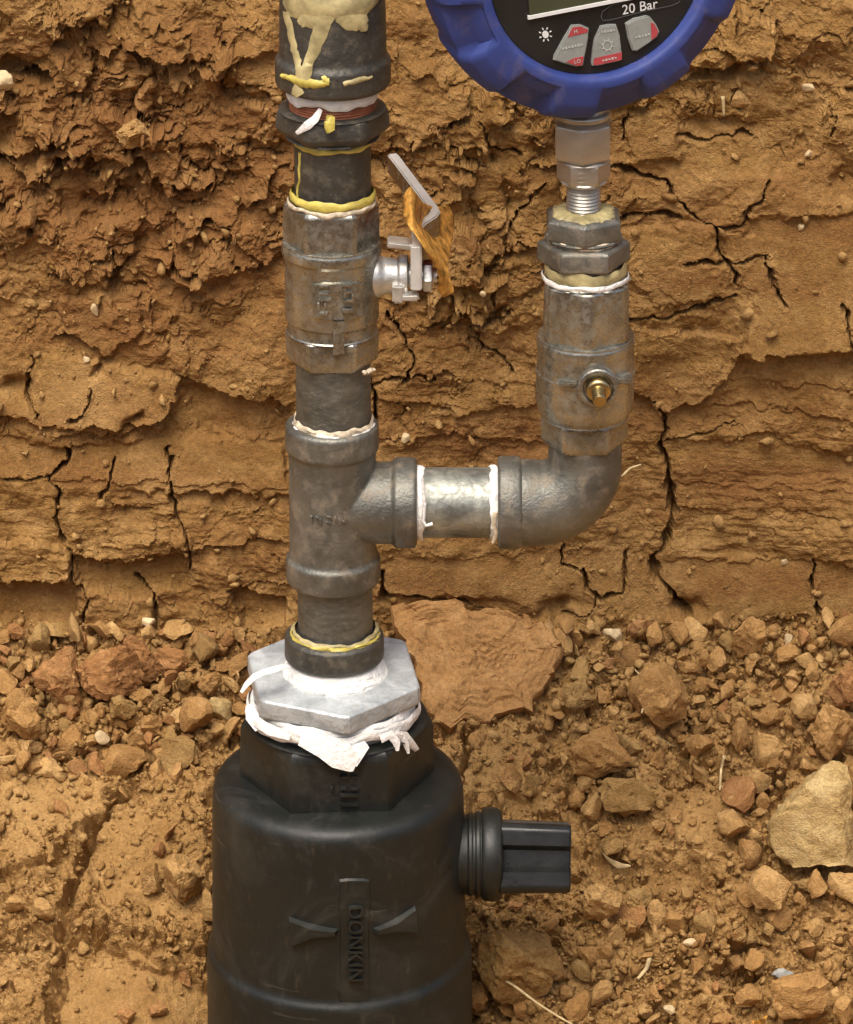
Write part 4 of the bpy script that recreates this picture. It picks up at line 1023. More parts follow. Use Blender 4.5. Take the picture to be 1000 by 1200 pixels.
for a, b_, c_, d_ in ((374, 334, 387, 337), (374, 343, 386, 345), (373, 350, 389, 352.5), (374, 366, 385, 369), (401, 333, 413, 336), (402, 341, 413, 343.5), (401, 351, 415, 353.5), (401, 362, 414, 366), (372, 354, 376, 363), (380, 353, 383, 363), (402, 336, 405, 350), (411, 345, 414, 353)):
    mk.append(emboss('letters', [(a, b_), (c_, b_ - 0.5), (c_, d_ - 0.5), (a, d_)], 389, 59, 0.0008, 0.3))
put(link('raised_letters', join_meshes('raised_letters', mk), NICKEL), t)
put(link('rib', emboss('rib', [(390, 374), (403, 374), (403, 414), (390, 416)], 389, 53.2, 0.0011, 0.4), NICKEL), t)
put(link('sealant_smear', join_meshes('sealant_smear', [drip('d', [(425, 437, 6), (431, 436, 7), (437, 432, 4)], 389, 52, 0.001)]), TAPE_DIRTY), t)
zc = P(389, 323).z; s_ = S(323, 1)
def bx(upx): return P(upx, 323).x
boss = lathe('stem_boss', [(bx(420), 27 * s_), (bx(444), 26 * s_), (bx(450), 22 * s_), (bx(466), 21 * s_), (bx(468), 25 * s_), (bx(478), 25 * s_), (bx(479), 14 * s_), (bx(500), 14 * s_)], (0, 0, zc), (1, 0, 0), 48, start=(0, -1, 0))
put(link('stem_boss', boss, CHROME), t)
put(link('nut', lathe('nut', [(bx(496), 12 * s_), (bx(496), 19 * s_, HEX_V), (bx(506), 19 * s_, HEX_V), (bx(507), 16 * s_), (bx(507), 9 * s_), (bx(512), 9 * s_)], (0, 0, zc), (1, 0, 0), 48, start=(0, -1, 0)), CHROME), t)
def lever_strip():
    plan = [(488, -0.0085), (489, 0.002), (489, 0.008), (494, 0.0115), (506, 0.017), (510, 0.0205), (507, 0.025), (458, 0.071)]
    zt = P(489, 289, -0.0085).z; hgt = 0.0135; th = 0.0032
    ctr = [Vector((P(a, 300, 0).x, y)) for a, y in plan]
    V = []; F = []
    for i, c in enumerate(ctr):
        d = (ctr[min(i + 1, len(ctr) - 1)] - ctr[max(i - 1, 0)]).normalized(); nn = Vector((d.y, -d.x)) * th / 2
        hh = hgt if i < 5 else 0.0060
        rise = 0.0
        for q, z in ((c - nn, zt), (c + nn, zt), (c + nn, zt - hh), (c - nn, zt - hh)): V.append((q.x, q.y, z + rise))
    for i in range(len(ctr) - 1):
        for k in range(4):
            a = i * 4 + k; b_ = i * 4 + (k + 1) % 4; F.append((a, b_, b_ + 4, a + 4))
    F += [(3, 2, 1, 0), tuple(range(len(V) - 4, len(V)))]
    me = from_py('lever', V, F)
    bm = bmesh.new(); bm.from_mesh(me); bmesh.ops.recalc_face_normals(bm, faces=bm.faces)
    bmesh.ops.bevel(bm, geom=[e for e in bm.edges if e.calc_face_angle(0) > 0.9], offset=0.0004, segments=2, affect='EDGES'); bm.to_mesh(me); bm.free()
    return me
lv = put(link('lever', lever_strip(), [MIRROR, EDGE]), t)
for f_ in lv.data.polygons: f_.material_index = 1 if f_.normal.z > 0.5 or f_.normal.y < -0.93 else 0  # painted skylight
put(link('stop_tab', box_mesh('stop_tab', P(471, 285, -0.004), S(285, 34), 0.006, 0.0018, 0.0004, Matrix.Rotation(0.12, 3, 'Y')), CHROME), t)
put(link('stop_pin', box_mesh('stop_pin', P(467, 343, -0.006), S(340, 14), 0.004, 0.0055, 0.0006), CHROME), t)
put(link('stop_tab', box_mesh('stop_tab', P(480, 347, -0.006), S(340, 22), 0.004, 0.0020, 0.0005), CHROME), t)

# --- nipple between valve and tee
t = thing('pipe_nipple', 'short dark steel nipple between the left ball valve and the tee', 'pipe fitting', P(391, 460))
put(link('pipe', vlathe('pipe', 391, [(405, 44), (486, 44), (515, 42.5)]), PIPE), t)
put(tape_ring('thread_tape', 391, 488, 500, 46.5, 12, TAPE_DIRTY, vamp=3.5, amp=0.3, thick=1.4), t)
put(tape_ring('thread_tape', 391, 494, 501, 49.0, 13, TAPE, vamp=3.0, amp=0.2, thick=1.2), t)

# --- tee
UT = 390
t = thing('pipe_tee', 'grey malleable iron tee joining the riser and the side branch', 'pipe fitting', P(UT, 590))
tb = vlathe('tee', UT, [(494, 46), (495, 52), (498, 55), (524, 55), (527, 51.5), (540, 51), (640, 51), (649, 51.5), (652, 55.5), (676, 55.5), (680, 52), (680, 44)], round_=0.0008)
VB = 589; zb_ = P(UT, VB).z; sB = S(VB, 1)
def BX(a): return P(a, VB).x
br = lathe('branch', [(BX(385), 47 * sB), (BX(425), 48 * sB), (BX(445), 48.5 * sB), (BX(460), 48.5 * sB), (BX(463), 53.5 * sB), (BX(486), 53.5 * sB), (BX(489), 50 * sB), (BX(489), 40 * sB)], (0, 0, zb_), (1, 0, 0), 96, start=(0, -1, 0), round_=0.0008)
tee = put(link('body', join_meshes('body', [tb, br]), IRON, sharp=0), t)
rm = tee.modifiers.new('cast', 'REMESH'); rm.mode = 'VOXEL'; rm.voxel_size = 0.0004; rm.use_smooth_shade = True
sm_ = tee.modifiers.new('soft', 'SMOOTH'); sm_.iterations = 3; sm_.factor = 0.5
mk = []
for a, b_, w_, h_ in ((364, 603, 3, 9), (369, 604, 6, 4), (374, 606, 3, 9), (382, 604, 7, 3), (381, 610, 8, 3), (391, 604, 3, 8), (396, 606, 3, 9), (402, 603, 3, 8), (399, 609, 6, 3)):
    mk.append(emboss('m', [(a, b_), (a + w_, b_ + 1), (a + w_ + 1, b_ + h_), (a + 1, b_ + h_ - 1)], UT, 51, 0.0007, 0.3))
put(link('cast_mark', join_meshes('cast_mark', mk), IRON), t)

# --- side branch nipple, elbow
t = thing('pipe_nipple', 'short galvanised nipple lying level between tee and elbow', 'pipe fitting', P(535, VB))
put(link('pipe', lathe('pipe', [(BX(470), 41 * sB), (BX(492), 41.5 * sB), (BX(580), 41.5 * sB), (BX(600), 41 * sB)], (0, 0, zb_), (1, 0, 0), 96, start=(0, -1, 0)), PIPE_LIGHT), t)
put(tape_ring('thread_tape', 0, 487, 497, 43.5, 21, TAPE, vamp=2.0, thick=1.4, axis=VB), t)
put(tape_ring('thread_tape', 0, 574, 584, 43.5, 22, TAPE, vamp=2.2, amp=0.2, thick=1.4, axis=VB), t)
def hpt(a, b_, r): # front of the level pipe
    zz = P(a, b_, -S(VB, r)).z
    return P(a, b_, -S(VB, r))
put(link('tape_end', ribbon('tape_end', [hpt(495, 560, 44), hpt(498, 590, 46), hpt(496, 610, 46), hpt(499, 616, 45.5), hpt(507, 614, 44)], [0.0009, 0.0011, 0.0011, 0.0011, 0.0012], 0.0005, Vector((0, -1, 0))), TAPE), t)
put(link('tape_end', ribbon('tape_end', [hpt(581, 600, 45), hpt(579, 614, 45), hpt(582, 625, 43), hpt(578, 636, 40)], [0.0016, 0.0012, 0.0016, 0.0010], 0.0005, Vector((0, -1, 0))), TAPE_DIRTY), t)

def elbow():
    cx = BX(685); R0 = S(VB, 56); xs0 = cx - R0
    path = [(Vector((BX(583), 0, zb_)), 50), (Vector((BX(584.5), 0, zb_)), 54), (Vector((BX(587), 0, zb_)), 55), (Vector((BX(607), 0, zb_)), 55), (Vector((BX(609.5), 0, zb_)), 53.5), (Vector((BX(611), 0, zb_)), 51.5), (Vector((xs0, 0, zb_)), 51)]
    K = 16
    for k in range(1, K + 1):
        a = math.pi / 2 * k / K
        path.append((Vector((xs0 + R0 * math.sin(a), 0, zb_ + R0 * (1 - math.cos(a)))), 51 - 8.0 * (k / K) ** 1.2))
    path.append((Vector((cx, 0, P(685, 505).z)), 42.5))
    V = []; F = []; seg = 72
    for i, (p, r) in enumerate(path):
        d = (path[min(i + 1, len(path) - 1)][0] - path[max(i - 1, 0)][0]).normalized(); a = Vector((0, -1, 0)); b_ = d.cross(a)
        q = r * sB
        for k in range(seg):
            th = 2 * math.pi * k / seg; V.append(p + a * (q * math.cos(th)) + b_ * (q * math.sin(th)))
    for i in range(len(path) - 1):
        for k in range(seg):
            a = i * seg + k; b_ = i * seg + (k + 1) % seg; F.append((a, b_, b_ + seg, a + seg))
    F.append(tuple(reversed(range(seg)))); F.append(tuple(range(len(V) - seg, len(V))))
    return from_py('pipe_elbow', V, F)
link('pipe_elbow', elbow(), IRON, label='grey iron elbow turning the side branch upwards', cat='pipe fitting', sharp=50)

# --- right valve
UR = 686
t = thing('isolating_valve', 'nickel valve with a brass stem and no lever, on the elbow', 'valve', P(UR, 430))
put(link('body', vlathe('body', UR, [(322, 44), (325, 52, HEX_FLAT), (329, 56.5, (6, 0.52, 0.94)), (390, 57.5, (6, 0.52, 0.95)), (393, 56), (396, 57.5), (403, 57.5), (408, 56), (440, 57.5), (466, 57.5), (478, 54.5), (484, 51), (487, 53, HEX_FLAT), (512, 52, HEX_FLAT), (518, 49, HEX_FLAT), (518, 40)], round_=0.0006, seg=144), NICKEL, sharp=18), t)
mk = []
for a0, a1, b0 in ((632, 676, 437), (719, 742, 432)):
    pass
put(link('flange', vlathe('flange', UR, [(431, 57), (431.5, 58.6), (436, 58.6), (436.5, 57)]), NICKEL), t)
fy = -S(455, 56)
c0 = P(701, 453, fy)
put(link('stem_boss', lathe('stem_boss', [(-0.004, S(455, 24)), (0.0014, S(455, 24)), (0.0018, S(455, 22)), (0.0018, S(455, 18)), (0.0006, S(455, 17)), (0.0006, 0.001)], c0, (0, -1, 0), 48, start=(1, 0, 0), round_=0.0004), NICKEL), t)
put(link('lug', box_mesh('lug', P(665, 448, fy + 0.0012), S(448, 22), 0.004, 0.0016, 0.0004), NICKEL), t)
put(link('lug', box_mesh('lug', P(729, 443, fy + 0.0040), S(448, 24), 0.005, 0.0020, 0.0004), NICKEL), t)
stem = put(link('stem', lathe('stem', [(-0.001, S(455, 14.5)), (0.0030, S(455, 14.5)), (0.0036, S(455, 12)), (0.0036, S(455, 8.5)), (0.0085, S(455, 8.2)), (0.0092, S(455, 6.8))], c0, (0.02, -1, -0.10), 40, start=(1, 0, 0), round_=0.0004), BRASS), t)
put(tape_ring('thread_tape', UR, 306, 322, 48, 31, PASTE_OLD, vamp=3, amp=0.3, thick=0.9), t)
put(tape_ring('thread_tape', UR, 319, 325, 51, 32, TAPE, vamp=1.5, amp=0.2, thick=0.7), t)

# --- hexagon reducer under the gauge
t = thing('hexagon_reducer', 'two stacked steel hexagons with sealant under the gauge adapter', 'pipe fitting', P(UR, 290))
US = 684
put(link('lower_hexagon', vlathe('lower_hexagon', US, [(281, 40), (281, 50, HEX_F), (284, 54.5, HEX_F), (304, 54.5, HEX_F), (307, 50, HEX_F), (307, 44), (325, 44)], round_=0.0005), IRON), t)
put(link('upper_hexagon', vlathe('upper_hexagon', US, [(249, 22), (249, 42, HEX_V), (253, 49, HEX_V), (273, 49, HEX_V), (277, 44), (283, 42)], round_=0.0005), IRON), t)
put(tape_ring('thread_tape', US, 274, 281, 43, 33, TAPE_DIRTY, vamp=1.2, thick=1.2), t)
put(link('sealant_ring', vlathe('sealant_ring', US, [(245, 20), (245.5, 27), (246.5, 34), (249.2, 41, HEX_V), (251, 43, HEX_V)], jitter=0.0003, round_=0), PASTE_OLD), t)
# --- gauge adapter
t = thing('gauge_adapter', 'bright steel threaded adapter holding the pressure gauge', 'pipe fitting', P(US, 230))
thr = [(214, 20)]
for k in range(9): thr += [(215 + k * 4.0, 20.5), (217 + k * 4.0, 18.6)]
put(link('thread', vlathe('thread', US, thr + [(252, 20)], round_=0), STEEL), t)
put(link('upper_hexagon', vlathe('upper_hexagon', US, [(180, 20), (186, 30), (188, 31.5, HEX_F), (208, 31.5, HEX_F), (212, 27), (216, 21)], round_=0.0004), STEEL), t)
mk = [emboss('m', [(678, 203 + k * 5.5), (698, 202 + k * 5.5), (698, 204.5 + k * 5.5), (678, 205.5 + k * 5.5)], US, 27.5, 0.0004, 0.2) for k in range(4)]
put(link('stamped_mark', join_meshes('stamped_mark', mk), STEEL), t)

# --- digital pressure gauge
US2 = 683
GC = P(US2 - 2, -58)
PSI, RHO = math.radians(19), math.radians(5.0)
gn = Vector((math.sin(PSI), -math.cos(PSI), 0)); ga0 = Vector((math.cos(PSI), math.sin(PSI), 0)); gb0 = Vector((0, 0, 1))
ga = ga0 * math.cos(RHO) + gb0 * math.sin(RHO); gb = gb0 * math.cos(RHO) - ga0 * math.sin(RHO)
t = thing('pressure_gauge', 'round digital pressure gauge in a blue rubber boot', 'pressure gauge', P(US2, 150))
put(link('socket_hexagon', vlathe('socket_hexagon', US2, [(118, 27), (128, 28), (131, 33), (136, 33), (139, 27), (141, 32), (143, 36.5, HEX_V), (180, 36.5, HEX_V), (184, 33, HEX_V), (184, 22)], round_=0.0004), STEEL), t)
def pad(th, r):
    k = (th * 9 / (2 * math.pi) + 0.12) % 1.0
    s1 = max(0.0, min(1.0, (k - 0.0) / 0.05)) * (1 - max(0.0, min(1.0, (k - 0.50) / 0.05)))
    return r * (0.975 + 0.025 * s1)
def pad2(th, r): return r * (1 - (1 - pad(th, 1.0)) * 4.5)
class Shape(tuple): pass
_ring = ring_r
def ring_r(th, r, shape):
    if callable(shape): return shape(th, r)
    return _ring(th, r, shape)
boot_p = [(-0.020, 0.024), (-0.020, 0.036), (-0.017, 0.0425, pad), (-0.010, 0.0455, pad), (0.002, 0.0465, pad), (0.008, 0.0462, pad), (0.0125, 0.0442, pad2), (0.0150, 0.0405, pad2), (0.0162, 0.0345), (0.0158, 0.0325), (0.0120, 0.0315), (0.0115, 0.0315)]
boot = put(link('rubber_boot', lathe('rubber_boot', boot_p, GC, gn, 216, start=gb, round_=0.0008), BLUE, sharp=50), t)
FT = 0.0130
face = put(link('face', lathe('face', [(0.004, 0.0316), (FT, 0.0316), (FT, 0.001)], GC, gn, 96, start=ga, round_=0.0), FACE, sharp=20), t)
FO = GC + gn * FT
def fpx(a, b_, out=0.0):
    r = ray(a, b_); return CAM + r * ((FO + gn * out - CAM).dot(gn) / r.dot(gn))
def fpoly(name, poly, h, base=0.0, bev=0.0):
    pts = [fpx(a, b_) + gn * base for a, b_ in poly]; n = len(pts)
    V = pts + [p + gn * h for p in pts]
    F = [(i, (i + 1) % n, n + (i + 1) % n, n + i) for i in range(n)] + [tuple(range(n, 2 * n))]
    me = from_py(name, V, F); bm = bmesh.new(); bm.from_mesh(me); bmesh.ops.recalc_face_normals(bm, faces=bm.faces)
    if bev: bmesh.ops.bevel(bm, geom=[e for e in bm.edges if all((v_.co - FO).dot(gn) > base + h * 0.6 for v_ in e.verts)], offset=bev, segments=2, affect='EDGES')
    bm.to_mesh(me); bm.free(); return me
def lerp_line(p, q, w):
    dx, dy = q[0] - p[0], q[1] - p[1]; L = math.hypot(dx, dy); nx, ny = -dy / L * w / 2, dx / L * w / 2
    return [(p[0] + nx, p[1] + ny), (q[0] + nx, q[1] + ny), (q[0] - nx, q[1] - ny), (p[0] - nx, p[1] - ny)]
def fc(a, b_, out=0.0): return FO + ga * a + gb * b_ + gn * out      # face centre coordinates
# display window, its silver lower edge runs off the top of the picture
w0 = fpx(618, 22); dxv = w0 - FO; wa, wb = dxv.dot(ga), dxv.dot(gb)
def frect(name, a0, b0, a1, b1, base, h):
    V = [fc(a, b_, base) for a, b_ in ((a0, b0), (a1, b0), (a1, b1), (a0, b1))] + [fc(a, b_, base + h) for a, b_ in ((a0, b0), (a1, b0), (a1, b1), (a0, b1))]
    F = [(0, 1, 5, 4), (1, 2, 6, 5), (2, 3, 7, 6), (3, 0, 4, 7), (4, 5, 6, 7)]
    return from_py(name, V, F)
disp = put(link('display', frect('display', wa + 0.0006, wb + 0.0010, wa + 0.0405, wb + 0.0190, 0.0002, 0.0004), LCD, sharp=20), t)
put(link('display_edge', frect('display_edge', wa, wb, wa + 0.041, wb + 0.0010, 0.0002, 0.0008), PRINT_W, sharp=20), t)
def ftext(name, body, u_, v_, size, m, parent, base=0.0004, spacing=1.0, italic=0.0):
    c_ = fpx(u_, v_)
    return put(link(name, text_mesh(name, body, size, 0.00005, lambda co: c_ + ga * (co.x + italic * co.y) + gb * co.y + gn * (base + co.z), spacing), m, sharp=20), parent)
ftext('printed_range', '20 Bar', 749.5, 8, 0.0040, PRINT_W, t, 0.0003)
pill = []
pl_pts = [(704, 20), (706, 13), (716, 6), (760, -6), (792, -12), (798, -8), (796, 2), (788, 6), (750, 14), (716, 23), (707, 24)]
for i in range(len(pl_pts)): pill.append(fpoly('p', lerp_line(pl_pts[i], pl_pts[(i + 1) % len(pl_pts)], 1.0), 0.00012, 0.0002))
put(link('printed_outline', join_meshes('printed_outline', pill), PRINT_D, sharp=20), t)
sunm = [fpoly('s', [(639 + 3.8 * math.cos(k * 0.524), 40 + 4.4 * math.sin(k * 0.524)) for k in range(12)], 0.00015, 0.0002)]
for k in range(8):
    a = k * math.pi / 4 + 0.3
    sunm.append(fpoly('s', lerp_line((639 + 5.4 * math.cos(a), 40 + 6 * math.sin(a)), (639 + 7.8 * math.cos(a), 40 + 8.6 * math.sin(a)), 1.3), 0.00015, 0.0002))
put(link('light_symbol', join_meshes('light_symbol', sunm), PRINT_W, sharp=20), t)
def key(poly, reds, label):
    k = put(link('key', fpoly('key', poly, 0.0011, 0.0, 0.00035), KEY_G, sharp=40), t)
    for r_ in reds: sub(link('red_field', fpoly('red_field', r_, 0.00012, 0.00112), KEY_R, sharp=20), k)
    return k
def sub(o, part):
    """a piece of a part: both meshes are in world coordinates"""
    o.parent = part; return o
def fsub(name, me, m, part): return sub(link(name, me, m, sharp=20), part)
def text_on(part, body, u_, v_, size, m, rot=0.0):
    c_ = fpx(u_, v_); ca, sa = math.cos(rot), math.sin(rot)
    A = ga * ca + gb * sa; B = gb * ca - ga * sa
    fsub('printed_word', text_mesh('printed_word', body, size, 0.00004, lambda co: c_ + A * co.x + B * co.y + gn * (0.0013 + co.z)), m, part)
k1_ = key([(669, 29), (679, 28), (689, 32), (688, 45), (682, 76), (674, 77), (660, 73.5), (648, 69.5), (649, 64), (660, 44)], [[(669.5, 30.5), (679, 29.5), (687.5, 33), (686.5, 36.5), (664, 42)], [(662, 71), (672, 66.5), (682.5, 64.5), (680.5, 75), (674, 75.5)]], '')
text_on(k1_, 'H', 673, 35.5, 0.0016, PRINT_G, 0.05); text_on(k1_, 'LO', 675, 70.5, 0.0015, PRINT_G, 0.05)
fsub('printed_word', join_meshes('printed_word', [fpoly('w', lerp_line((657 + k * 3.6, 55.5 - k * 0.75), (659.4 + k * 3.6, 54.9 - k * 0.75), 3.2 if k % 2 else 2.2), 0.00005, 0.00125) for k in range(7)]), PRINT_G, k1_)
k2_ = key([(703, 30), (712, 28), (721, 28), (725, 40), (728, 66), (726, 70), (700, 76), (693, 76), (692, 72), (696, 45)], [[(694.5, 67), (727, 59.5), (727, 68.5), (699, 74.5), (693.8, 74.8)]], '')
gear = [fpoly('g', lerp_line((710 + 5 * math.cos(a), 51.5 + 5.6 * math.sin(a)), (710 + 5 * math.cos(a + 0.53), 51.5 + 5.6 * math.sin(a + 0.53)), 1.4), 0.00005, 0.00125) for a in [k * 0.5236 for k in range(12)]]
gear += [fpoly('g', lerp_line((710 + 5.5 * math.cos(a), 51.5 + 6 * math.sin(a)), (710 + 7.6 * math.cos(a), 51.5 + 8 * math.sin(a)), 1.2), 0.00005, 0.00127) for a in [k * 0.785 + 0.2 for k in range(8)]]
fsub('printed_symbol', join_meshes('printed_symbol', gear), PRINT_G, k2_)
fsub('printed_word', join_meshes('printed_word', [fpoly('w', lerp_line((703 + k * 3.4, 36 - k * 0.5), (705.2 + k * 3.4, 35.6 - k * 0.5), 3.0 if k % 2 else 1.8), 0.00005, 0.00125) for k in range(5)]), PRINT_G, k2_)
fsub('printed_word', join_meshes('printed_word', [fpoly('w', lerp_line((704 + k * 3.6, 69.5 - k * 0.8), (706.3 + k * 3.6, 69 - k * 0.8), 2.6 if k % 2 else 1.6), 0.00005, 0.0013) for k in range(5)]), PRINT_G, k2_)
k3_ = key([(732, 27), (742, 21), (757, 17.5), (761, 19), (768, 28), (771.5, 36), (769, 42), (760, 49), (745, 59), (740, 58), (735, 44)], [[(761, 25), (765, 26.5), (769.8, 35.5), (767.5, 41), (762, 45.5)]], '')
fsub('printed_word', join_meshes('printed_word', [fpoly('w', lerp_line((743 + k * 3.6, 42.5 - k * 0.9), (745.4 + k * 3.6, 41.9 - k * 0.9), 3.0 if k % 2 else 2.0), 0.00005, 0.00125) for k in range(5)]), PRINT_G, k3_)

# --- lower nipple and collar
UL = 393
t = thing('pipe_nipple', 'dark steel nipple with a heavy collar screwed into the zinc bushing', 'pipe fitting', P(UL, 760))
put(link('pipe', vlathe('pipe', UL, [(668, 44), (745, 44)]), PIPE), t)
put(link('collar', vlathe('collar', UL - 1, [(740, 44), (741, 54), (744, 58), (766, 58.5), (770, 56), (772, 50), (790, 50)], round_=0.0007), IRON_DARK), t)
put(tape_ring('sealant_ring', UL, 735, 744, 49.5, 41, PASTE_OLD, vamp=2.5, amp=0.35, thick=2.0), t)
put(tape_ring('sealant_ring', UL, 738, 745, 52.0, 46, PASTE_Y, vamp=2.0, amp=0.45, thick=0.9), t)
put(tape_ring('thread_tape', UL, 770, 786, 55, 42, TAPE, vamp=2.5, amp=0.15, thick=2.2), t)
put(link('thread_tape', vlathe('thread_tape', UL, [(768, 50), (772, 54), (780, 58), (786, 62), (790, 62)], jitter=0.00025, round_=0.0004), TAPE, sharp=60), t)
put(tape_ring('thread_tape', UL, 782, 790, 61, 43, TAPE, vamp=1.5, amp=0.15, thick=1.8), t)
TB = -S(785, 40)
put(link('tape_end', ribbon('tape_end', [P(336, 780, -0.010), P(322, 784, -0.016), P(308, 788, -0.017), P(298, 793, -0.017), P(289, 802, -0.018), P(283, 811, -0.018)], [0.0028, 0.0026, 0.0022, 0.0024, 0.0020, 0.0012], 0.0004, Vector((0, -0.4, 1))), TAPE), t)

# --- zinc hexagon bushing
UB = 391
HB = (6, math.radians(30 + 9.5), 1.0)
t = thing('hexagon_bushing', 'light grey zinc hexagon bushing wrapped with white tape on the black riser', 'pipe fitting', P(UB, 800))
hx = vlathe('hexagon', UB, [(784, 50), (784, 106, HB), (786, 109, HB), (804, 109.5, HB), (810, 103, HB), (811, 92), (850, 90)], round_=0.0006)
hx.transform(Matrix.Translation(P(UB, 795)) @ Matrix.Rotation(math.radians(5), 4, 'X') @ Matrix.Translation(-P(UB, 795)))
put(link('hexagon', hx, ZINC, sharp=20), t)
put(tape_ring('thread_tape', UB, 812, 826, 96, 44, TAPE, vamp=3.0, amp=0.2, thick=2.0, seg=160), t)
put(tape_ring('thread_tape', UB, 818, 832, 101, 45, TAPE, vamp=5.0, amp=0.25, thick=1.2, seg=160), t)
def flap(pts, ws, nrm_=Vector((0, -1, 0.25)), th=0.00018):
    return put(link('tape_end', ribbon('tape_end', [cyl_pt(a, b_, UB, r_)[0] for a, b_, r_ in pts], ws, th, nrm_), TAPE), t)
flap([(352, 866, 106), (378, 876, 109), (398, 884, 112), (410, 894, 115), (412, 904, 116)], [0.0040, 0.0062, 0.0090, 0.0072, 0.0012])
flap([(430, 872, 106), (418, 882, 110), (410, 890, 113)], [0.0025, 0.0050, 0.0060])
flap([(446, 866, 104), (458, 861, 107), (465, 870, 109), (466, 880, 110)], [0.0026, 0.0030, 0.0024, 0.0010])
flap([(462, 862, 105), (474, 862, 108), (482, 872, 110), (489, 879, 111)], [0.0030, 0.0028, 0.0026, 0.0016])
flap([(470, 860, 106), (476, 872, 109), (479, 883, 110)], [0.0020, 0.0018, 0.0008])
flap([(292, 826, 104), (296, 840, 107), (302, 856, 108)], [0.0022, 0.0042, 0.0014])
flap([(288, 832, 104), (299, 844, 108), (316, 856, 108), (340, 864, 107)], [0.0016, 0.0034, 0.0030, 0.0020])

# --- black polyethylene riser
UK = 395
t = thing('service_riser', 'black polyethylene service riser with a capped side outlet', 'service fitting', P(397, 1290))
NH = (6, math.radians(3), 0.995)
put(link('neck', vlathe('neck', UK, [(838, 88), (838, 104), (842, 110, NH), (850, 113.5, NH), (935, 114.5, NH)], round_=0.001, seg=144), BLACK, sharp=18), t)
body = put(link('body', vlathe('body', 397, [(905, 92), (906, 112), (906.6, 126), (908, 134), (911.5, 141), (917, 145.2), (926, 147.2), (1000, 147.8), (1097, 148.5), (1101, 150), (1106, 154), (1112, 155), (1420, 155)], round_=0.0012, seg=144), BLACK), t)
mk = []
for a, b_, w_, h_ in ((398, 908, 10, 3), (411, 908, 8, 3), (398, 921.5, 8, 3), (410, 921.5, 10, 3), (398, 929, 22, 3.4), (398, 940, 22, 3.4), (387, 921, 4, 5), (430, 929, 8, 7)):
    mk.append(emboss('m', [(a, b_), (a + w_, b_), (a + w_, b_ + h_), (a, b_ + h_)], UK, 100.5, 0.0011, 0.3))
put(link('raised_mark', join_meshes('raised_mark', mk), BLACK), t)
put(link('raised_plaque', emboss('raised_plaque', [(398, 1031), (407, 1030), (416, 1030), (425, 1030), (433, 1031)] + [(433, 1031 + k * 18) for k in range(1, 8)] + [(433, 1174), (425, 1175), (416, 1175), (407, 1175), (398, 1174)] + [(398, 1031 + k * 18) for k in range(7, 0, -1)], 397, 148, 0.0003, 0.5), BLACK), t)
for wing in ([(338, 1074), (366, 1083), (397, 1089), (397, 1094), (368, 1100), (341, 1108)], [(437, 1088), (462, 1077), (487, 1061), (490, 1091), (463, 1093), (437, 1094)]):
    put(link('raised_wing', emboss('raised_wing', wing, 397, 148, 0.0018, 1.1), BLACK), t)
cx_, cy_ = 415.5, 1104
def wrap(co):
    a_, b_ = co.x, co.y                   # reading direction runs down the riser, letter tops to the right
    p, n_ = cyl_pt(cx_ + b_ / S(1100, 1), cy_ + a_ / S(1100, 1) * 0.91, 397, 148, 0.0003 + 0.0005 + co.z)
    return p
put(link('raised_letters', text_mesh('raised_letters', 'DONKIN', 0.0062, 0.0006, wrap, 1.05), BLACK, sharp=30), t)
VO = 1001; so = S(VO, 1); zo = P(560, VO).z
def OX(a): return P(a, VO).x
put(link('outlet', lathe('outlet', [(OX(500), 47 * so), (OX(548), 47 * so), (OX(549), 49 * so), (OX(553), 49 * so), (OX(554), 48 * so), (OX(557), 48 * so), (OX(558), 50.5 * so), (OX(562), 50.5 * so), (OX(563), 49.5 * so), (OX(564), 49.5 * so), (OX(565), 53 * so), (OX(570), 55 * so), (OX(579), 55.5 * so), (OX(586), 53 * so), (OX(588), 50 * so), (OX(589), 46 * so), (OX(589), 10 * so)], (0, 0, zo), (1, 0.0, 0.0), 96, start=(0, -1, 0), round_=0.0007), BLACK), t)
def lobes(th, r):
    d = abs(((math.degrees(th) - 20 + 45) % 90) - 45)          # degrees from the nearest corner of the square head
    q = min(0.745 / math.cos(math.radians(45 - d)), 0.97)
    f = max(0.0, min(1.0, (d - 24) / 4.0))
    return r * q * (1 - 0.24 * f)
put(link('plug', lathe('plug', [(OX(586), 20 * so, lobes), (OX(586), 56 * so, lobes), (OX(666), 53 * so, lobes), (OX(668), 51.5 * so, lobes), (OX(668), 6 * so)], (0, 0, zo), (1, 0.0, -0.015), 180, start=(0, -1, 0), round_=0.0005), BLACK_GLOSS, sharp=28), t)

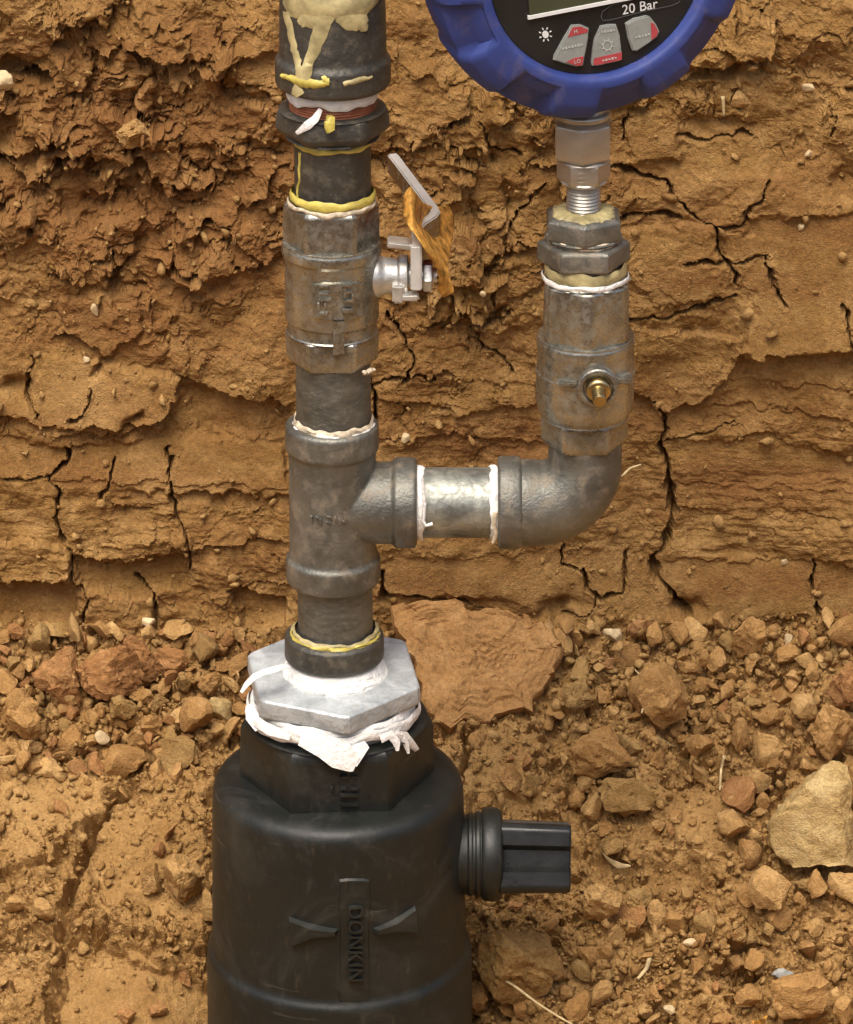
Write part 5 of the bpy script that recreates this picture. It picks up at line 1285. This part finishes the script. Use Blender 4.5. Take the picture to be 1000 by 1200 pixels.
# ------------------------------------------------------------------ leaf, straws
def leaf(name, rows_, m, label, cat='leaf'):
    """rows_: list of rows of world points"""
    rl = random.Random(5); V = [p + Vector((rl.uniform(-1, 1), rl.uniform(-1, 1), rl.uniform(-1, 1))) * (0.0011 if len(rows_) > 8 else 0.0003) for r_ in rows_ for p in r_]; K = len(rows_[0]); F = []
    for i in range(len(rows_) - 1):
        for k in range(K - 1):
            a = i * K + k; F.append((a, a + 1, a + K + 1, a + K))
    me = from_py(name, V, F)
    o = link(name, me, m, label=label, cat=cat, sharp=0)
    sd_ = o.modifiers.new('thickness', 'SOLIDIFY'); sd_.thickness = 0.00025
    ss = o.modifiers.new('smooth', 'SUBSURF'); ss.levels = 1; ss.render_levels = 2
    return o
leaf('dry_leaf', [
    [P(479, 222, 0.001), P(481, 221, 0.000), P(484, 221, -0.001), P(487, 224, 0.001), P(489, 230, 0.010), P(496, 240, 0.028)],
    [P(474, 232, 0.000), P(477, 231, -0.003), P(483, 232, -0.004), P(488, 236, 0.001), P(491, 242, 0.014), P(512, 244, 0.032)],
    [P(474, 250, -0.002), P(478, 250, -0.006), P(484, 251, -0.007), P(489, 254, -0.001), P(496, 256, 0.018), P(532, 238, 0.036)],
    [P(478, 263, -0.006), P(481, 263, -0.009), P(485, 264, -0.009), P(490, 267, -0.002), P(500, 270, 0.016), P(531, 262, 0.034)],
    [P(484, 274, -0.009), P(487, 275, -0.011), P(491, 277, -0.010), P(496, 280, -0.003), P(507, 285, 0.012), P(527, 284, 0.026)],
    [P(497, 287, -0.010), P(499, 288, -0.011), P(502, 290, -0.010), P(506, 293, -0.004), P(514, 298, 0.006), P(524, 302, 0.014)],
    [P(507, 301, -0.009), P(509, 302, -0.010), P(512, 305, -0.009), P(515, 309, -0.004), P(520, 313, 0.002), P(525, 314, 0.006)],
    [P(514, 318, -0.006), P(516, 319, -0.006), P(518, 322, -0.006), P(520, 326, -0.003), P(524, 330, 0.000), P(528, 328, 0.002)],
    [P(512, 344, 0.000), P(515, 347, -0.001), P(520, 350, -0.001), P(525, 350, 0.000), P(530, 348, 0.001), P(534, 342, 0.003)],
], LEAF, 'curled orange-brown leaf caught on the lever of the left ball valve')
def straw(pts, r, label, m=STRAW, cat='straw', name='straw', lift=0.0012):
    W = []
    for a, b_ in pts:
        p, _ = soil_at(a, b_); W.append(CAM + (p - CAM) * (1 - lift / (p - CAM).length) + Vector((0, 0, 0)))
    P2 = []
    for i in range(len(W) - 1):
        for k in range(4): P2.append(W[i].lerp(W[i + 1], k / 4))
    P2.append(W[-1])
    sm = [P2[0]] + [(P2[i - 1] + P2[i] * 2 + P2[i + 1]) / 4 for i in range(1, len(P2) - 1)] + [P2[-1]]
    link(name, tube(name, sm, [r * (1 - 0.5 * i / len(sm)) for i in range(len(sm))], 7), m, label=label, cat=cat, sharp=0)
straw([(553, 1124), (575, 1136), (600, 1153), (630, 1172), (655, 1188), (685, 1210)], 0.00055, 'long pale straw running down the slope beside the riser', lift=0.016)
straw([(848, 884), (845, 900), (840, 925)], 0.0006, 'short upright straw above the gravelly patch')
straw([(843, 918), (850, 924), (855, 928)], 0.0004, 'tiny straw bit at the foot of the upright straw')
straw([(768, 861), (778, 868), (788, 874)], 0.0004, 'thin pale straw in the rubble below the square clod')
straw([(738, 776), (748, 788)], 0.0004, 'thin pale straw near the top of the right rubble')
straw([(760, 795), (757, 815), (753, 832)], 0.0005, 'pale straw lying on the square orange-brown clod', lift=0.010)
straw([(762, 1120), (756, 1134), (745, 1146)], 0.0009, 'pale forked wood chip on the gravelly patch')
straw([(728, 556), (738, 549), (751, 544)], 0.0005, 'pale root tip sticking out of the wall by the elbow', cat='root', name='root_tip', lift=0.006)
straw([(845, 112), (848, 125), (851, 138)], 0.0007, 'short root stub in the wall right of the gauge', cat='root', name='root_stub')
def curl(u0, v0, u1, v1, w, label, m, lift=0.002, up=0.0015):
    p0, _ = soil_at((u0 + u1) / 2, (v0 + v1) / 2); y = p0.y - lift
    rows_ = []
    for i in range(7):
        f = i / 6; a = u0 + (u1 - u0) * f; b_ = v0 + (v1 - v0) * f + 6 * math.sin(f * math.pi)
        c = P(a, b_, y); ww = S(b_, w) * math.sin(math.pi * (0.1 + 0.85 * f)) + 0.0002
        rows_.append([c + Vector((0, -up * math.cos(k), 0)) * 1 + Vector((0, 0, ww * (k / 1.2))) for k in (-0.6, 0, 0.6)])
    leaf('dead_leaf', rows_, m, label)
curl(706, 998, 740, 1012, 9, 'small curled pale leaf on the slope right of the plug', STRAW)
curl(880, 944, 890, 930, 8, 'tiny red-brown leaf left of the large yellow stone', LEAF)
curl(880, 1196, 900, 1188, 16, 'orange-yellow leaf at the bottom of the slope', LEAF)
